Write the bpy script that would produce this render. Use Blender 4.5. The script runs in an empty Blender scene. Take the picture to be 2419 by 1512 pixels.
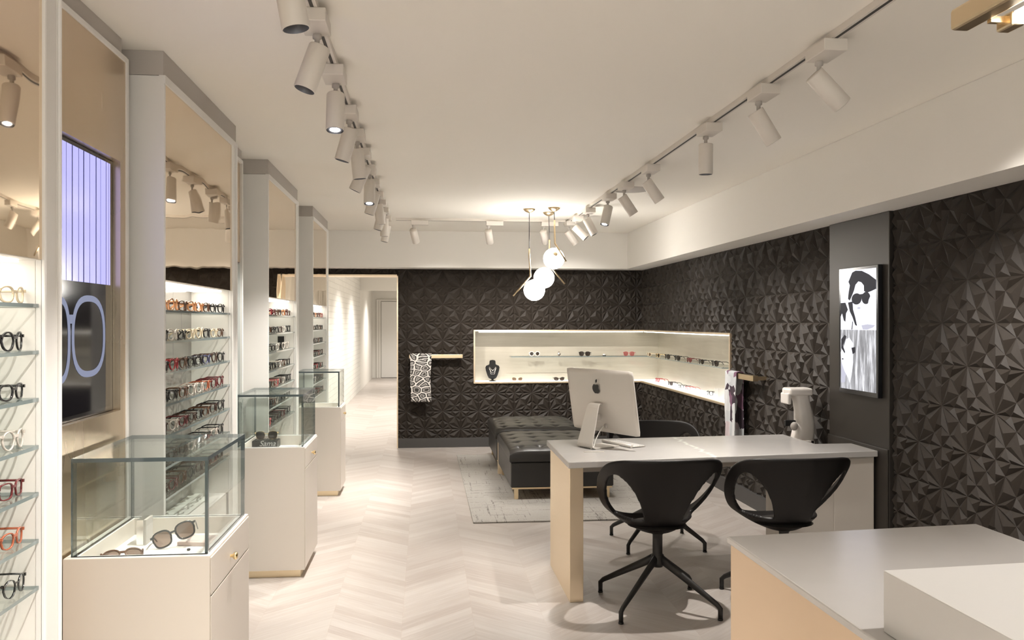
import bpy, bmesh, math, random
from mathutils import Vector, Matrix
sc = bpy.context.scene
COL = sc.collection
PI = math.pi
R = random.Random(7)

# ------------------------------------------------------------------ camera, world, exposure
PSI = math.atan(206.5/2060.0)
cd = bpy.data.cameras.new('camera'); cam = bpy.data.objects.new('camera', cd); COL.objects.link(cam)
cam.location = (0, 0, 1.55); cam.rotation_euler = (PI/2, 0, -PSI)
cd.sensor_width = 36; cd.lens = 36*2060/2419.0; cd.shift_y = 5/2419.0
cd.clip_start = 0.05; cd.clip_end = 80
sc.camera = cam
w = bpy.data.worlds.new('world'); sc.world = w; w.use_nodes = True
w.node_tree.nodes['Background'].inputs[0].default_value = (1.0, 0.95, 0.90, 1)
w.node_tree.nodes['Background'].inputs[1].default_value = 1.4
sc.view_settings.view_transform = 'Standard'; sc.view_settings.look = 'None'
sc.view_settings.gamma = 1; sc.view_settings.use_curve_mapping = False
sc.view_settings.exposure = 1.06
SPOT_W = 56.0        # watts of one track head
GLOBE_E = 16.0
WARM = (1.0, 0.945, 0.885)

# ------------------------------------------------------------------ materials
MATS = {}
def mat(name, col=(.8,.8,.8), rough=.5, metal=0.0, emit=None, es=0.0, spec=.5, coat=0.0):
    if name in MATS: return MATS[name]
    m = bpy.data.materials.new(name); m.use_nodes = True
    b = m.node_tree.nodes['Principled BSDF']
    b.inputs['Base Color'].default_value = (*col, 1); b.inputs['Roughness'].default_value = rough
    b.inputs['Metallic'].default_value = metal; b.inputs['Specular IOR Level'].default_value = spec
    b.inputs['Coat Weight'].default_value = coat
    if emit: b.inputs['Emission Color'].default_value = (*emit, 1); b.inputs['Emission Strength'].default_value = es
    MATS[name] = m; return m
class N:
    """tiny node helper"""
    def __init__(s, m): s.m = m; s.t = m.node_tree; s.b = s.t.nodes['Principled BSDF']
    def n(s, typ, **kw):
        nd = s.t.nodes.new(typ)
        for k, v in kw.items():
            if k.startswith('i_'):
                key = k[2:]; key = int(key) if key.isdigit() else key.replace('_', ' ')
                s.set(nd.inputs[key], v)
            else: setattr(nd, k, v)
        return nd
    def set(s, inp, v):
        if hasattr(v, 'links') or isinstance(v, bpy.types.NodeSocket): s.t.links.new(v, inp)
        else: inp.default_value = v
    def math(s, op, a, b=0.0, c=None):
        nd = s.t.nodes.new('ShaderNodeMath'); nd.operation = op
        s.set(nd.inputs[0], a); s.set(nd.inputs[1], b)
        if c is not None: s.set(nd.inputs[2], c)
        return nd.outputs[0]
    def mix(s, f, a, b, bt='MIX'):
        nd = s.t.nodes.new('ShaderNodeMix'); nd.data_type = 'RGBA'; nd.blend_type = bt
        s.set(nd.inputs[0], f)
        s.set(nd.inputs[6], a if not isinstance(a, tuple) or len(a) == 4 else (*a, 1))
        s.set(nd.inputs[7], b if not isinstance(b, tuple) or len(b) == 4 else (*b, 1))
        return nd.outputs[2]
    def ramp(s, f, pts):
        nd = s.t.nodes.new('ShaderNodeValToRGB'); s.set(nd.inputs[0], f)
        cr = nd.color_ramp
        while len(cr.elements) < len(pts): cr.elements.new(.5)
        for e, (p, c) in zip(cr.elements, pts): e.position = p; e.color = (*c, 1)
        return nd.outputs[0]
    def comb(s, x, y, z):
        nd = s.t.nodes.new('ShaderNodeCombineXYZ')
        for i, v in enumerate((x, y, z)): s.set(nd.inputs[i], v)
        return nd.outputs[0]
    def obj(s):
        tc = s.t.nodes.new('ShaderNodeTexCoord'); return tc.outputs['Object']
    def sep(s, v):
        nd = s.t.nodes.new('ShaderNodeSeparateXYZ'); s.t.links.new(v, nd.inputs[0]); return nd.outputs
    def noise(s, v, sc_, det=3, rough=.5):
        nd = s.t.nodes.new('ShaderNodeTexNoise'); s.t.links.new(v, nd.inputs['Vector'])
        nd.inputs['Scale'].default_value = sc_; nd.inputs['Detail'].default_value = det
        nd.inputs['Roughness'].default_value = rough; return nd.outputs[0]
    def bump(s, h, strength=.2, dist=.01):
        nd = s.t.nodes.new('ShaderNodeBump'); s.t.links.new(h, nd.inputs['Height'])
        nd.inputs['Strength'].default_value = strength; nd.inputs['Distance'].default_value = dist
        s.t.links.new(nd.outputs[0], s.b.inputs['Normal'])
    def col(s, c): s.set(s.b.inputs['Base Color'], c)

mat('ceiling', (.90,.86,.79), .85)
mat('soffit', (.84,.81,.76), .8)
mat('plaster', (.82,.80,.75), .75)
mat('cab_white', (.80,.785,.755), .45)
mat('cab_inner', (.80,.77,.72), .5)
mat('head_band', (.50,.465,.43), .8)
mat('lacquer', (.66,.605,.54), .38)
mat('white_top', (.90,.885,.86), .3)
mat('fitting', (.72,.67,.61), .5)
mat('black', (.012,.011,.010), .35)
mat('slot', (.05,.045,.04), .6)
mat('brass', (.80,.64,.42), .28, 1.0)
mat('knob', (.9,.72,.42), .12, 1.0)
mat('champagne', (.88,.74,.55), .42, .85)
mat('gold_paint', (.78,.60,.42), .5, .25)
mat('plinth', (.86,.72,.50), .35, .8)
mat('steel', (.55,.53,.50), .3, 1.0)
mat('alum', (.66,.62,.57), .45, .25)
mat('bezel', (.01,.01,.012), .15)
mat('dark_metal', (.050,.043,.037), .42, .5)
mat('base_dark', (.055,.052,.05), .5)
mat('chair_shell', (.008,.0065,.006), .46, spec=.4)
mat('chair_metal', (.016,.015,.014), .45)
mat('device', (.72,.68,.64), .4)
mat('glow', (1,1,1), .5, emit=(1,.97,.92), es=6.0)
mat('strip', (1,1,1), .5, emit=(1,.94,.84), es=2.6)
mat('strip_niche', (1,1,1), .5, emit=(1,.96,.88), es=2.6)
mat('lamp_on', (1,1,1), .5, emit=(1,.96,1.0), es=14.0)
mat('lamp_off', (.10,.095,.09), .2, .5)
mat('globe', (1,1,1), .3, emit=(1,.96,.90), es=GLOBE_E)
mat('lightbox', (1,1,1), .5, emit=(1,.99,.95), es=.7)
mat('velvet', (.006,.006,.006), .8)
mat('silver', (.85,.83,.80), .2, 1.0)
mat('riser', (.62,.605,.585), .35)
mat('paper', (.62,.50,.46), .6)
mat('textgrey', (.45,.44,.43), .5)

def glassy(name, tint, glossy=.12, edge=None, rough=.02, f0=1.45):
    m = bpy.data.materials.new(name); m.use_nodes = True; t = m.node_tree; t.nodes.clear()
    o = t.nodes.new('ShaderNodeOutputMaterial'); tr = t.nodes.new('ShaderNodeBsdfTransparent'); g = t.nodes.new('ShaderNodeBsdfGlossy')
    mx = t.nodes.new('ShaderNodeMixShader'); lw = t.nodes.new('ShaderNodeLayerWeight'); lw.inputs[0].default_value = .5
    pw_ = t.nodes.new('ShaderNodeMath'); pw_.operation = 'POWER'; pw_.inputs[1].default_value = 4.0; t.links.new(lw.outputs['Facing'], pw_.inputs[0])
    fr = t.nodes.new('ShaderNodeMath'); fr.operation = 'MULTIPLY_ADD'; F0 = ((f0-1)/(f0+1))**2; fr.inputs[1].default_value = .6*(1-F0); fr.inputs[2].default_value = F0; t.links.new(pw_.outputs[0], fr.inputs[0])
    tr.inputs[0].default_value = (*tint, 1); g.inputs['Roughness'].default_value = rough; g.inputs[0].default_value = (.95,.97,.96,1)
    t.links.new(fr.outputs[0], mx.inputs[0]); t.links.new(tr.outputs[0], mx.inputs[1]); t.links.new(g.outputs[0], mx.inputs[2])
    t.links.new(mx.outputs[0], o.inputs[0]); MATS[name] = m; return m
glassy('glass', (.955,.975,.965))
glassy('lens', (.94,.95,.95), f0=1.35)
glassy('lens_dark', (.10,.08,.075), f0=1.45)
glassy('lens_brown', (.30,.22,.18), f0=1.45)
glassy('lens_pink', (.75,.28,.30), f0=1.45)
mat('glass_edge', (.22,.27,.27), .12, coat=.5)
mat('case_edge', (.085,.115,.125), .10, coat=.6)
mat('mirror_gold', (.80,.665,.50), .02, 1.0)
n = N(MATS['mirror_gold']); n.bump(n.noise(n.obj(), 3.2, 1), .10, .02)
mat('mirror_grey', (.62,.68,.68), .04, 1.0)

def stone():
    m = mat('stone', (.80,.76,.71), .22); n = N(m); o = n.obj()
    f = n.noise(o, 3, 5, .6); n.col(n.mix(f, (.54,.52,.50), (.63,.61,.59)))
stone()
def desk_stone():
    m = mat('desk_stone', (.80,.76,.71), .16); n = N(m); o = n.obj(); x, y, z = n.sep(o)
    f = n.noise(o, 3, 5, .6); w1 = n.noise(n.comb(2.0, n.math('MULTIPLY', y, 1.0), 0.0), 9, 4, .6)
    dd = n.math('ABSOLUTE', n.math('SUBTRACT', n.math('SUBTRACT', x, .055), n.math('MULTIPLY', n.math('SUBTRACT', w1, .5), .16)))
    refl_streak = n.math('SUBTRACT', 1.0, n.math('MULTIPLY', dd, 60.)); refl_streak.node.use_clamp = True  # wavy bright reflection on the desk top, painted into the stone colour
    n.col(n.mix(n.math('MULTIPLY', refl_streak, .8), n.mix(f, (.50,.48,.46), (.60,.58,.56)), (.88,.87,.85)))
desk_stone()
def floor_mat():
    m = mat('floor', (.7,.6,.5), .33); n = N(m); x, y, z = n.sep(n.obj())
    W = .3675
    u = n.math('DIVIDE', n.math('ADD', x, .483+40*W), W)
    col = n.math('FLOOR', u)
    fr = n.math('FRACT', u)
    tri = n.math('ABSOLUTE', n.math('SUBTRACT', n.math('MULTIPLY', n.math('FRACT', n.math('MULTIPLY', u, .5)), 2.0), 1.0))
    yy = n.math('SUBTRACT', y, n.math('MULTIPLY', tri, .335))
    pw = .105
    pv = n.math('DIVIDE', yy, pw); idx = n.math('FLOOR', pv); pf = n.math('FRACT', pv)
    wn = n.n('ShaderNodeTexWhiteNoise'); n.t.links.new(n.comb(idx, col, 0.0), wn.inputs['Vector'])
    rnd = wn.outputs['Value']
    gv = n.comb(n.math('ADD', n.math('MULTIPLY', fr, 1.1), n.math('MULTIPLY', rnd, 17.)), n.math('MULTIPLY', yy, 26.0), n.math('MULTIPLY', col, 3.1))
    g = n.noise(gv, 1.6, 5, .62)
    big = n.noise(n.obj(), .9, 2)
    c1 = n.mix(rnd, (.39,.34,.305), (.475,.435,.40))
    c2 = n.mix(n.math('MULTIPLY', n.math('SUBTRACT', g, .45), 1.6), c1, (.60,.57,.545))
    # whitewash lines in the grain
    kn = n.math('GREATER_THAN', g, .70)
    c3 = n.mix(n.math('MULTIPLY', kn, .25), c2, (.50,.40,.32))
    e1 = n.math('LESS_THAN', pf, .03)
    e2 = n.math('LESS_THAN', fr, .006)
    c4 = n.mix(n.math('MULTIPLY', n.math('MAXIMUM', e1, e2), .30), c3, (.40,.31,.25))
    n.col(c4)
    n.set(n.b.inputs['Roughness'], n.math('ADD', .26, n.math('MULTIPLY', g, .22)))
    n.bump(g, .06, .004)
floor_mat()
def tile_mat():
    m = mat('relief', (.075,.060,.050), .58, spec=.3); n = N(m)
    f = n.noise(n.obj(), 60, 2); n.col(n.mix(f, (.024,.0185,.0145), (.033,.026,.020)))
tile_mat()
def brick_mat(name, c, mort, sx=.30, sy=.095, axis='y', bump=.5):
    m = mat(name, c, .6); n = N(m); x, y, z = n.sep(n.obj())
    a = y if axis == 'y' else x
    br = n.n('ShaderNodeTexBrick'); n.t.links.new(n.comb(a, z, 0.0), br.inputs['Vector'])
    br.inputs['Scale'].default_value = 1.0; br.inputs['Brick Width'].default_value = sx; br.inputs['Row Height'].default_value = sy
    br.inputs['Mortar Size'].default_value = .004; br.inputs['Color1'].default_value = (*c, 1)
    br.inputs['Color2'].default_value = (*[v*.95 for v in c], 1); br.inputs['Mortar'].default_value = (*mort, 1)
    n.col(br.outputs[0])
    inv = n.math('SUBTRACT', 1.0, br.outputs[1]); n.bump(inv, bump, .008)
brick_mat('brick', (.80,.79,.75), (.62,.61,.58))
brick_mat('tile_back', (.27,.25,.225), (.16,.15,.14), .30, .15)
MATS['tile_back'].node_tree.nodes['Principled BSDF'].inputs['Roughness'].default_value = .15
MATS['tile_back'].node_tree.nodes['Principled BSDF'].inputs['Specular IOR Level'].default_value = 1.0
def rug_mat():
    m = mat('rug', (.5,.47,.42), .95); n = N(m); o = n.obj(); x, y, z = n.sep(o)
    wob = n.math('MULTIPLY', n.noise(o, 5, 2), .05)
    l1 = n.noise(n.comb(n.math('MULTIPLY', x, 34.), n.math('MULTIPLY', y, 1.1), 0.0), 1.0, 4, .7)
    l2 = n.noise(n.comb(n.math('MULTIPLY', x, 1.3), n.math('MULTIPLY', y, 40.), 4.0), 1.0, 4, .7)
    sp = n.noise(o, 160, 2)
    c = n.mix(sp, (.23,.216,.193), (.49,.465,.43))
    d1 = n.math('GREATER_THAN', l1, .60); d2 = n.math('GREATER_THAN', l2, .60)
    d = n.math('MULTIPLY', n.math('MAXIMUM', d1, d2), n.math('GREATER_THAN', n.noise(o, 45, 1), .44))
    n.col(n.mix(n.math('MULTIPLY', d, .72), c, (.10,.09,.08))); n.bump(sp, .4, .004)
rug_mat()
def leather():
    m = mat('leather', (.022,.020,.018), .36); n = N(m); n.bump(n.noise(n.obj(), 260, 2), .12, .001)
leather()
def leopard():
    m = mat('leopard', (.6,.58,.55), .8); n = N(m); x, y, z = n.sep(n.obj())
    v = n.n('ShaderNodeTexVoronoi'); v.voronoi_dimensions = '2D'
    o = n.comb(n.math('MULTIPLY', x, 1.0), n.math('MULTIPLY', z, 1.45), 0.0)
    wob = n.n('ShaderNodeTexNoise'); wob.inputs['Scale'].default_value = 11; n.t.links.new(o, wob.inputs['Vector'])
    add = n.n('ShaderNodeVectorMath'); add.operation = 'MULTIPLY_ADD'
    n.t.links.new(wob.outputs[1], add.inputs[0]); add.inputs[1].default_value = (.05,.05,.0); n.t.links.new(o, add.inputs[2])
    n.t.links.new(add.outputs[0], v.inputs['Vector']); v.inputs['Scale'].default_value = 10.5
    v.feature = 'DISTANCE_TO_EDGE'
    n.col(n.ramp(v.outputs['Distance'], [(.0,(.74,.70,.66)), (.075,(.70,.66,.62)), (.10,(.02,.018,.016)), (.20,(.02,.018,.016)), (.235,(.30,.28,.26)), (.36,(.40,.37,.35)), (.40,(.05,.045,.04)), (1,(.02,.018,.016))]))
leopard()
def floral():
    m = mat('floral', (.6,.6,.6), .8); n = N(m); o = n.obj()
    v = n.n('ShaderNodeTexVoronoi'); wob = n.n('ShaderNodeTexNoise'); wob.inputs['Scale'].default_value = 6
    n.t.links.new(o, wob.inputs['Vector'])
    add = n.n('ShaderNodeVectorMath'); add.operation = 'MULTIPLY_ADD'
    n.t.links.new(wob.outputs[1], add.inputs[0]); add.inputs[1].default_value = (.2,.2,.2); n.t.links.new(o, add.inputs[2])
    n.t.links.new(add.outputs[0], v.inputs['Vector']); v.inputs['Scale'].default_value = 7
    cr = n.n('ShaderNodeSeparateColor'); n.t.links.new(v.outputs['Color'], cr.inputs[0])
    n.col(n.ramp(cr.outputs[0], [(.0,(.03,.015,.03)), (.20,(.05,.03,.045)), (.25,(.14,.06,.11)), (.36,(.18,.085,.14)), (.41,(.50,.52,.54)), (.60,(.60,.62,.64)), (.90,(.68,.69,.70)), (1,(.55,.42,.45))]))
floral()
def goldleaf():
    m = mat('gold_leaf', (.6,.55,.42), .34, .35); n = N(m); o = n.obj(); x, y, z = n.sep(o)
    f = n.noise(n.comb(n.math('MULTIPLY', n.math('ADD', x, y), 2.0), n.math('MULTIPLY', z, 30.), 0.0), 1.0, 4, .6)
    g = n.noise(o, 1.6, 2)
    n.col(n.mix(n.math('ADD', n.math('MULTIPLY', f, .5), n.math('MULTIPLY', g, .5)), (.36,.32,.25), (.66,.62,.53)))
goldleaf()
def brushed(name, c, rough, metal):
    m = mat(name, c, rough, metal); n = N(m); x, y, z = n.sep(n.obj())
    f = n.noise(n.comb(n.math('MULTIPLY', x, 3.), n.math('MULTIPLY', y, 3.), n.math('MULTIPLY', z, .7)), 1.2, 3)
    n.set(n.b.inputs['Roughness'], n.math('ADD', rough-.06, n.math('MULTIPLY', f, .12)))
brushed('bronze_panel', (.62,.50,.36), .26, .9)
def screen_blue():
    m = mat('screen_blue', (.0,.0,.0), .12, spec=.2); n = N(m); x, y, z = n.sep(n.obj())
    f = n.noise(n.comb(0.0, n.math('MULTIPLY', y, 9.), n.math('MULTIPLY', z, 2.2)), 1.0, 2)
    hz = n.math('ADD', n.math('MULTIPLY', n.math('SUBTRACT', 2.17, z), 1.9), n.math('MULTIPLY', n.math('SUBTRACT', f, .5), 1.6))
    c = n.ramp(hz, [(.08,(.07,.08,.46)), (.40,(.17,.16,.66)), (.62,(.50,.52,.80)), (.85,(.62,.64,.84)), (1,(.36,.35,.76))])
    n.set(n.b.inputs['Emission Color'], c); n.b.inputs['Emission Strength'].default_value = .72
screen_blue()
mat('screen_black', (.004,.004,.006), .08, spec=.35)
mat('screen_line', (.004,.004,.01), .5, emit=(.02,.02,.07), es=.5, spec=.12)
mat('screen_xray', (.01,.01,.01), .5, emit=(.26,.29,.42), es=.45, spec=.12)
mat('screen_white', (.01,.01,.01), .5, emit=(.80,.80,.93), es=.85, spec=.12)
mat('screen_shade', (.01,.01,.01), .5, emit=(.30,.30,.36), es=1.0, spec=.12)
mat('screen_dark', (.01,.01,.01), .5, emit=(.012,.012,.016), es=1.0, spec=.12)
def screen_grey():
    m = mat('screen_hair', (.01,.01,.01), .5, spec=.12); n = N(m); x, y, z = n.sep(n.obj())
    f = n.noise(n.comb(0.0, n.math('MULTIPLY', y, 32.), n.math('MULTIPLY', z, 5.)), 1.0, 4, .6)
    n.set(n.b.inputs['Emission Color'], n.ramp(f, [(.25,(.05,.05,.055)), (.5,(.22,.22,.23)), (.72,(.62,.62,.66))])); n.b.inputs['Emission Strength'].default_value = 1.0
screen_grey()

# ------------------------------------------------------------------ mesh builder
class MB:
    def __init__(s): s.v = []; s.f = []; s.m = []; s.sm = []
    def add(s, vs, fs, mi=0, smooth=False):
        o = len(s.v); s.v += [Vector(p) for p in vs]
        for f in fs: s.f.append([i+o for i in f]); s.m.append(mi); s.sm.append(smooth)
        return s
    def box(s, x0, x1, y0, y1, z0, z1, mi=0):
        vs = [(x0,y0,z0),(x1,y0,z0),(x1,y1,z0),(x0,y1,z0),(x0,y0,z1),(x1,y0,z1),(x1,y1,z1),(x0,y1,z1)]
        return s.add(vs, [(0,3,2,1),(4,5,6,7),(0,1,5,4),(1,2,6,5),(2,3,7,6),(3,0,4,7)], mi)
    def prism(s, pts, z0, z1, mi=0):
        n_ = len(pts)
        vs = [(p[0],p[1],z0) for p in pts]+[(p[0],p[1],z1) for p in pts]
        return s.add(vs, [list(range(n_))[::-1], list(range(n_,2*n_))]+[(i,(i+1)%n_,n_+(i+1)%n_,n_+i) for i in range(n_)], mi)
    def tube(s, path, r, n_=12, mi=0, caps=True, flat=None):
        path = [Vector(p) for p in path]; rs = r if isinstance(r, (list, tuple)) else [r]*len(path)
        rings = []; up = None
        for i, p in enumerate(path):
            d = (path[min(i+1,len(path)-1)]-path[max(i-1,0)]).normalized()
            if up is None: up = d.orthogonal().normalized() if flat is None else Vector(flat)
            a = (up-d*up.dot(d)).normalized(); b = d.cross(a)
            up = a
            rr = rs[i]; ra, rb = (rr, rr) if not isinstance(rr, tuple) else rr
            rings.append([p+a*ra*math.cos(2*PI*k/n_)+b*rb*math.sin(2*PI*k/n_) for k in range(n_)])
        vs = [q for r_ in rings for q in r_]; fs = []
        for i in range(len(path)-1):
            for k in range(n_): fs.append((i*n_+k, i*n_+(k+1)%n_, (i+1)*n_+(k+1)%n_, (i+1)*n_+k))
        s.add(vs, fs, mi, True)
        if caps:
            s.add(rings[0], [list(range(n_))[::-1]], mi); s.add(rings[-1], [list(range(n_))], mi)
        return s
    def lathe(s, prof, c=(0,0,0), axis=(0,0,1), n_=24, mi=0):
        """prof: (radius, height) pairs"""
        ax = Vector(axis).normalized(); a = ax.orthogonal().normalized(); b = ax.cross(a); c = Vector(c)
        vs = []; fs = []
        for (r, h) in prof:
            for k in range(n_): vs.append(c+ax*h+(a*math.cos(2*PI*k/n_)+b*math.sin(2*PI*k/n_))*r)
        for i in range(len(prof)-1):
            for k in range(n_): fs.append((i*n_+k, i*n_+(k+1)%n_, (i+1)*n_+(k+1)%n_, (i+1)*n_+k))
        return s.add(vs, fs, mi, True)
    def sphere(s, c, r, mi=0, n_=20, sc_=(1,1,1)):
        vs = []; fs = []; c = Vector(c)
        for i in range(n_//2+1):
            t = PI*i/(n_//2)
            for k in range(n_):
                p = 2*PI*k/n_; vs.append(c+Vector((r*sc_[0]*math.sin(t)*math.cos(p), r*sc_[1]*math.sin(t)*math.sin(p), r*sc_[2]*math.cos(t))))
        for i in range(n_//2):
            for k in range(n_): fs.append((i*n_+k, (i+1)*n_+k, (i+1)*n_+(k+1)%n_, i*n_+(k+1)%n_))
        return s.add(vs, fs, mi, True)
    def mesh(s, name, mats, off=(0,0,0)):
        me = bpy.data.meshes.new(name); o = Vector(off)
        me.from_pydata([tuple(p-o) for p in s.v], [], s.f)
        for m_ in mats: me.materials.append(MATS[m_])
        for p, mi, sm in zip(me.polygons, s.m, s.sm): p.material_index = mi; p.use_smooth = sm
        bm = bmesh.new(); bm.from_mesh(me); bmesh.ops.remove_doubles(bm, verts=bm.verts, dist=1e-6)
        bmesh.ops.recalc_face_normals(bm, faces=bm.faces); bm.to_mesh(me); bm.free()
        return me
    def build(s, name, mats, parent=None, bevel=0, world=True, seg=2):
        if isinstance(mats, str): mats = [mats]
        off = parent_origin(parent) if (parent is not None and world) else (0,0,0)
        me = s.mesh(name, mats, off); ob = bpy.data.objects.new(name, me); COL.objects.link(ob)
        if parent is not None: ob.parent = parent
        if bevel:
            bv = ob.modifiers.new('bevel', 'BEVEL'); bv.width = bevel; bv.segments = seg; bv.limit_method = 'ANGLE'; bv.harden_normals = False
        return ob
def parent_origin(p):
    o = Vector((0,0,0))
    while p is not None: o += p.location; p = p.parent
    return o
def tag(o, label=None, cat=None, group=None, kind=None):
    if label: o['label'] = label
    if cat: o['category'] = cat
    if group: o['group'] = group
    if kind: o['kind'] = kind
    return o
def thing(name, label, cat, loc=(0,0,0), rz=0, group=None):
    o = bpy.data.objects.new(name, None); COL.objects.link(o); o.location = loc; o.rotation_euler = (0,0,rz); o.empty_display_size = .1
    return tag(o, label, cat, group)
def struct(name, mb, mats, bevel=0, parent=None):
    o = mb.build(name, mats, parent, bevel)
    if parent is None: o['kind'] = 'structure'
    return o
def copy_tree(o, parent=None):
    c = o.copy(); COL.objects.link(c)
    if parent is not None: c.parent = parent
    for ch in list(o.children): copy_tree(ch, c)
    return c

# ------------------------------------------------------------------ the room
XW, YW, CE, SO = 2.75, 10.85, 2.645, 2.205      # right wall, back wall, ceiling, soffit underside
XL = -1.45; YF = -2.6; YE = 24.5
struct('floor', MB().box(XL-.2, XW+.5, YF-.2, YE+.1, -.1, 0), ['floor'])
struct('ceiling', MB().box(XL-.2, XW+.5, YF-.2, YE+.1, CE, CE+.1), ['ceiling'])
struct('wall_left', MB().box(XL-.15, XL, YF, 20.0, 0, CE), ['brick'])
struct('wall_corridor_left', MB().box(XL-.15, XL+.001, 20.0, YE, 0, CE), ['plaster'])
struct('wall_corridor_right', MB().box(.62, .77, YW+.35, YE, 0, CE), ['plaster'])
struct('wall_corridor_end', MB().box(XL, .77, YE, YE+.1, 0, CE), ['plaster'])
struct('trim_corridor_beam', MB().box(XL, .62, 20.0, 20.25, 2.27, CE), ['plaster'])
# corridor door
d = struct('door_1', MB().box(-1.33, -.2, YE-.05, YE-.001, 0, 2.18), ['plaster'], .004)
MB().box(-1.20, -.3, YE-.062, YE-.05, .01, 2.12).build('door_panel', ['cab_white'], d, .003)
MB().box(-1.20, -1.194, YE-.066, YE-.062, .01, 2.12).box(-1.20, -.3, YE-.066, YE-.062, 2.12, 2.128).box(-1.20, -.3, YE-.066, YE-.062, 0.005, .014).build('door_gap', ['slot'], d)
MB().box(-1.27, -1.262, YE-.056, YE-.05, 0, 2.15).build('frame_line', ['head_band'], d)
# storefront behind the camera: two piers, header, a glazed window
struct('wall_front', MB().box(XL, XL+.35, YF-.12, YF, 0, CE).box(XW-.3, XW, YF-.12, YF, 0, CE).box(XL+.35, XW-.3, YF-.12, YF, 2.4, CE), ['plaster'])
struct('window_1', MB().box(XL+.35, XW-.3, YF-.07, YF-.055, 0, 2.4), ['glass'])

# relief tile walls: each 0.22 m tile is ten low pyramids, mirrored on alternate tiles
def relief(a0, a1, z0, z1, node_a, step, H=.020):
    """returns verts (a, z, h) and tris"""
    V = []; F = []; vi = {}
    def vid(a, z, h):
        k = (round(a,4), round(z,4))
        if k not in vi: vi[k] = len(V); V.append((a, z, h))
        return vi[k]
    i0 = math.floor((a0-node_a)/step); i1 = math.ceil((a1-node_a)/step); j1 = math.ceil((z1-z0)/.2203)
    for i in range(i0, i1):
        for j in range(0, j1):
            par = (i+j) % 2
            def P(u, v):
                if par: u = 1-u
                return (node_a+(i+u)*step, z0+(j+v)*.2203)
            C00, C10, C11, C01 = (0,1), (1,1), (1,0), (0,0)   # v measured upward, so row top is 1
            Mt, Mb, Ml, Mr = (.5,1), (.5,0), (0,.5), (1,.5)
            p, q = (.68,.69), (.32,.31)
            for tri in ((C10,Mt,p),(C10,p,Mr),(Mt,C00,p),(p,C11,Mr),(C00,q,p),(p,q,C11),(C00,Ml,q),(Ml,C01,q),(C01,Mb,q),(Mb,C11,q)):
                pts = [P(*t) for t in tri]
                e = [math.dist(pts[k], pts[(k+1)%3]) for k in range(3)]
                # incentre-like apex keeps the ridges inside long triangles
                wts = (e[1], e[2], e[0]); sw = sum(wts)
                ap = (sum(w_*t[0] for w_, t in zip(wts, pts))/sw, sum(w_*t[1] for w_, t in zip(wts, pts))/sw)
                per = sum(e); area = abs((pts[1][0]-pts[0][0])*(pts[2][1]-pts[0][1])-(pts[2][0]-pts[0][0])*(pts[1][1]-pts[0][1]))/2
                inr = 2*area/per
                ids = [vid(t[0], t[1], 0) for t in pts]; c = vid(ap[0], ap[1], min(H, inr*.95))
                for k in range(3): F.append((ids[k], ids[(k+1)%3], c))
    return V, F
def relief_wall(name, to3, a0, a1, z0, z1, node_a, step, holes):
    V, F = relief(a0, a1, z0, z1, node_a, step)
    bm = bmesh.new(); bv = [bm.verts.new((a, z, h)) for a, z, h in V]
    for f in F: bm.faces.new([bv[i] for i in f])
    cuts = [((1,0,0), a0), ((1,0,0), a1), ((0,1,0), z0), ((0,1,0), z1)]
    for (ha0, ha1, hz0, hz1) in holes: cuts += [((1,0,0), ha0), ((1,0,0), ha1), ((0,1,0), hz0), ((0,1,0), hz1)]
    for nrm, val in cuts:
        bmesh.ops.bisect_plane(bm, geom=bm.verts[:]+bm.edges[:]+bm.faces[:], plane_co=Vector(nrm)*val, plane_no=nrm, dist=1e-5)
    dele = []
    for f in bm.faces:
        c = f.calc_center_median()
        if not (a0 < c.x < a1 and z0 < c.y < z1) or any(h[0] < c.x < h[1] and h[2] < c.y < h[3] for h in holes): dele.append(f)
    bmesh.ops.delete(bm, geom=dele, context='FACES')
    for v in bm.verts: v.co = Vector(to3(v.co.x, v.co.y, v.co.z))
    me = bpy.data.meshes.new(name); bmesh.ops.recalc_face_normals(bm, faces=bm.faces); bm.to_mesh(me); bm.free()
    # face the room
    me.materials.append(MATS['relief'])
    o = bpy.data.objects.new(name, me); COL.objects.link(o); o['kind'] = 'structure'; return o
NZ0, NZ1, NX, NY = .805, 1.434, .624, 7.60      # niche: bottom, top, left end on the back wall, near end on the right wall
relief_wall('wall_back', lambda a, z, h: (a, YW-.004-h, z), -.325, XW, .003, SO+.01, 1.336, .2225, [(NX, XW+1, NZ0, NZ1)])
relief_wall('wall_right', lambda a, z, h: (XW-.004-h, a, z), .2, YW, .003, SO+.01, 4.40, .22, [(NY, YW+1, NZ0, NZ1), (4.87, 5.64, -1, 3)])
relief_wall('wall_back_over_doorway', lambda a, z, h: (a, YW-.004-h, z), XL, -.325, 2.135, SO+.01, 1.336, .2225, [])
# masonry behind the relief (with the niche left open)
D = .30
struct('wall_back_core', MB().box(-.325, XW+D, YW, YW+.35, 0, NZ0-.02).box(-.325, XW+D, YW, YW+.35, NZ1+.02, CE).box(-.325, NX-.02, YW, YW+.35, NZ0-.02, NZ1+.02)
       .box(XL, -.325, YW, YW+.35, 2.135, CE), ['base_dark'])
struct('wall_right_core', MB().box(XW, XW+.35, YF, YW, 0, NZ0-.02).box(XW, XW+.35, YF, YW, NZ1+.02, CE).box(XW, XW+.35, YF, NY-.02, NZ0-.02, NZ1+.02), ['base_dark'])
struct('baseboard_back', MB().box(-.325, XW, YW-.035, YW-.001, 0, .115), ['base_dark'], .002)
struct('baseboard_right', MB().box(XW-.035, XW-.001, 5.64, YW-.035, 0, .13).box(XW-.035, XW-.001, .2, 4.87, 0, .13), ['base_dark'], .002)
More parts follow.
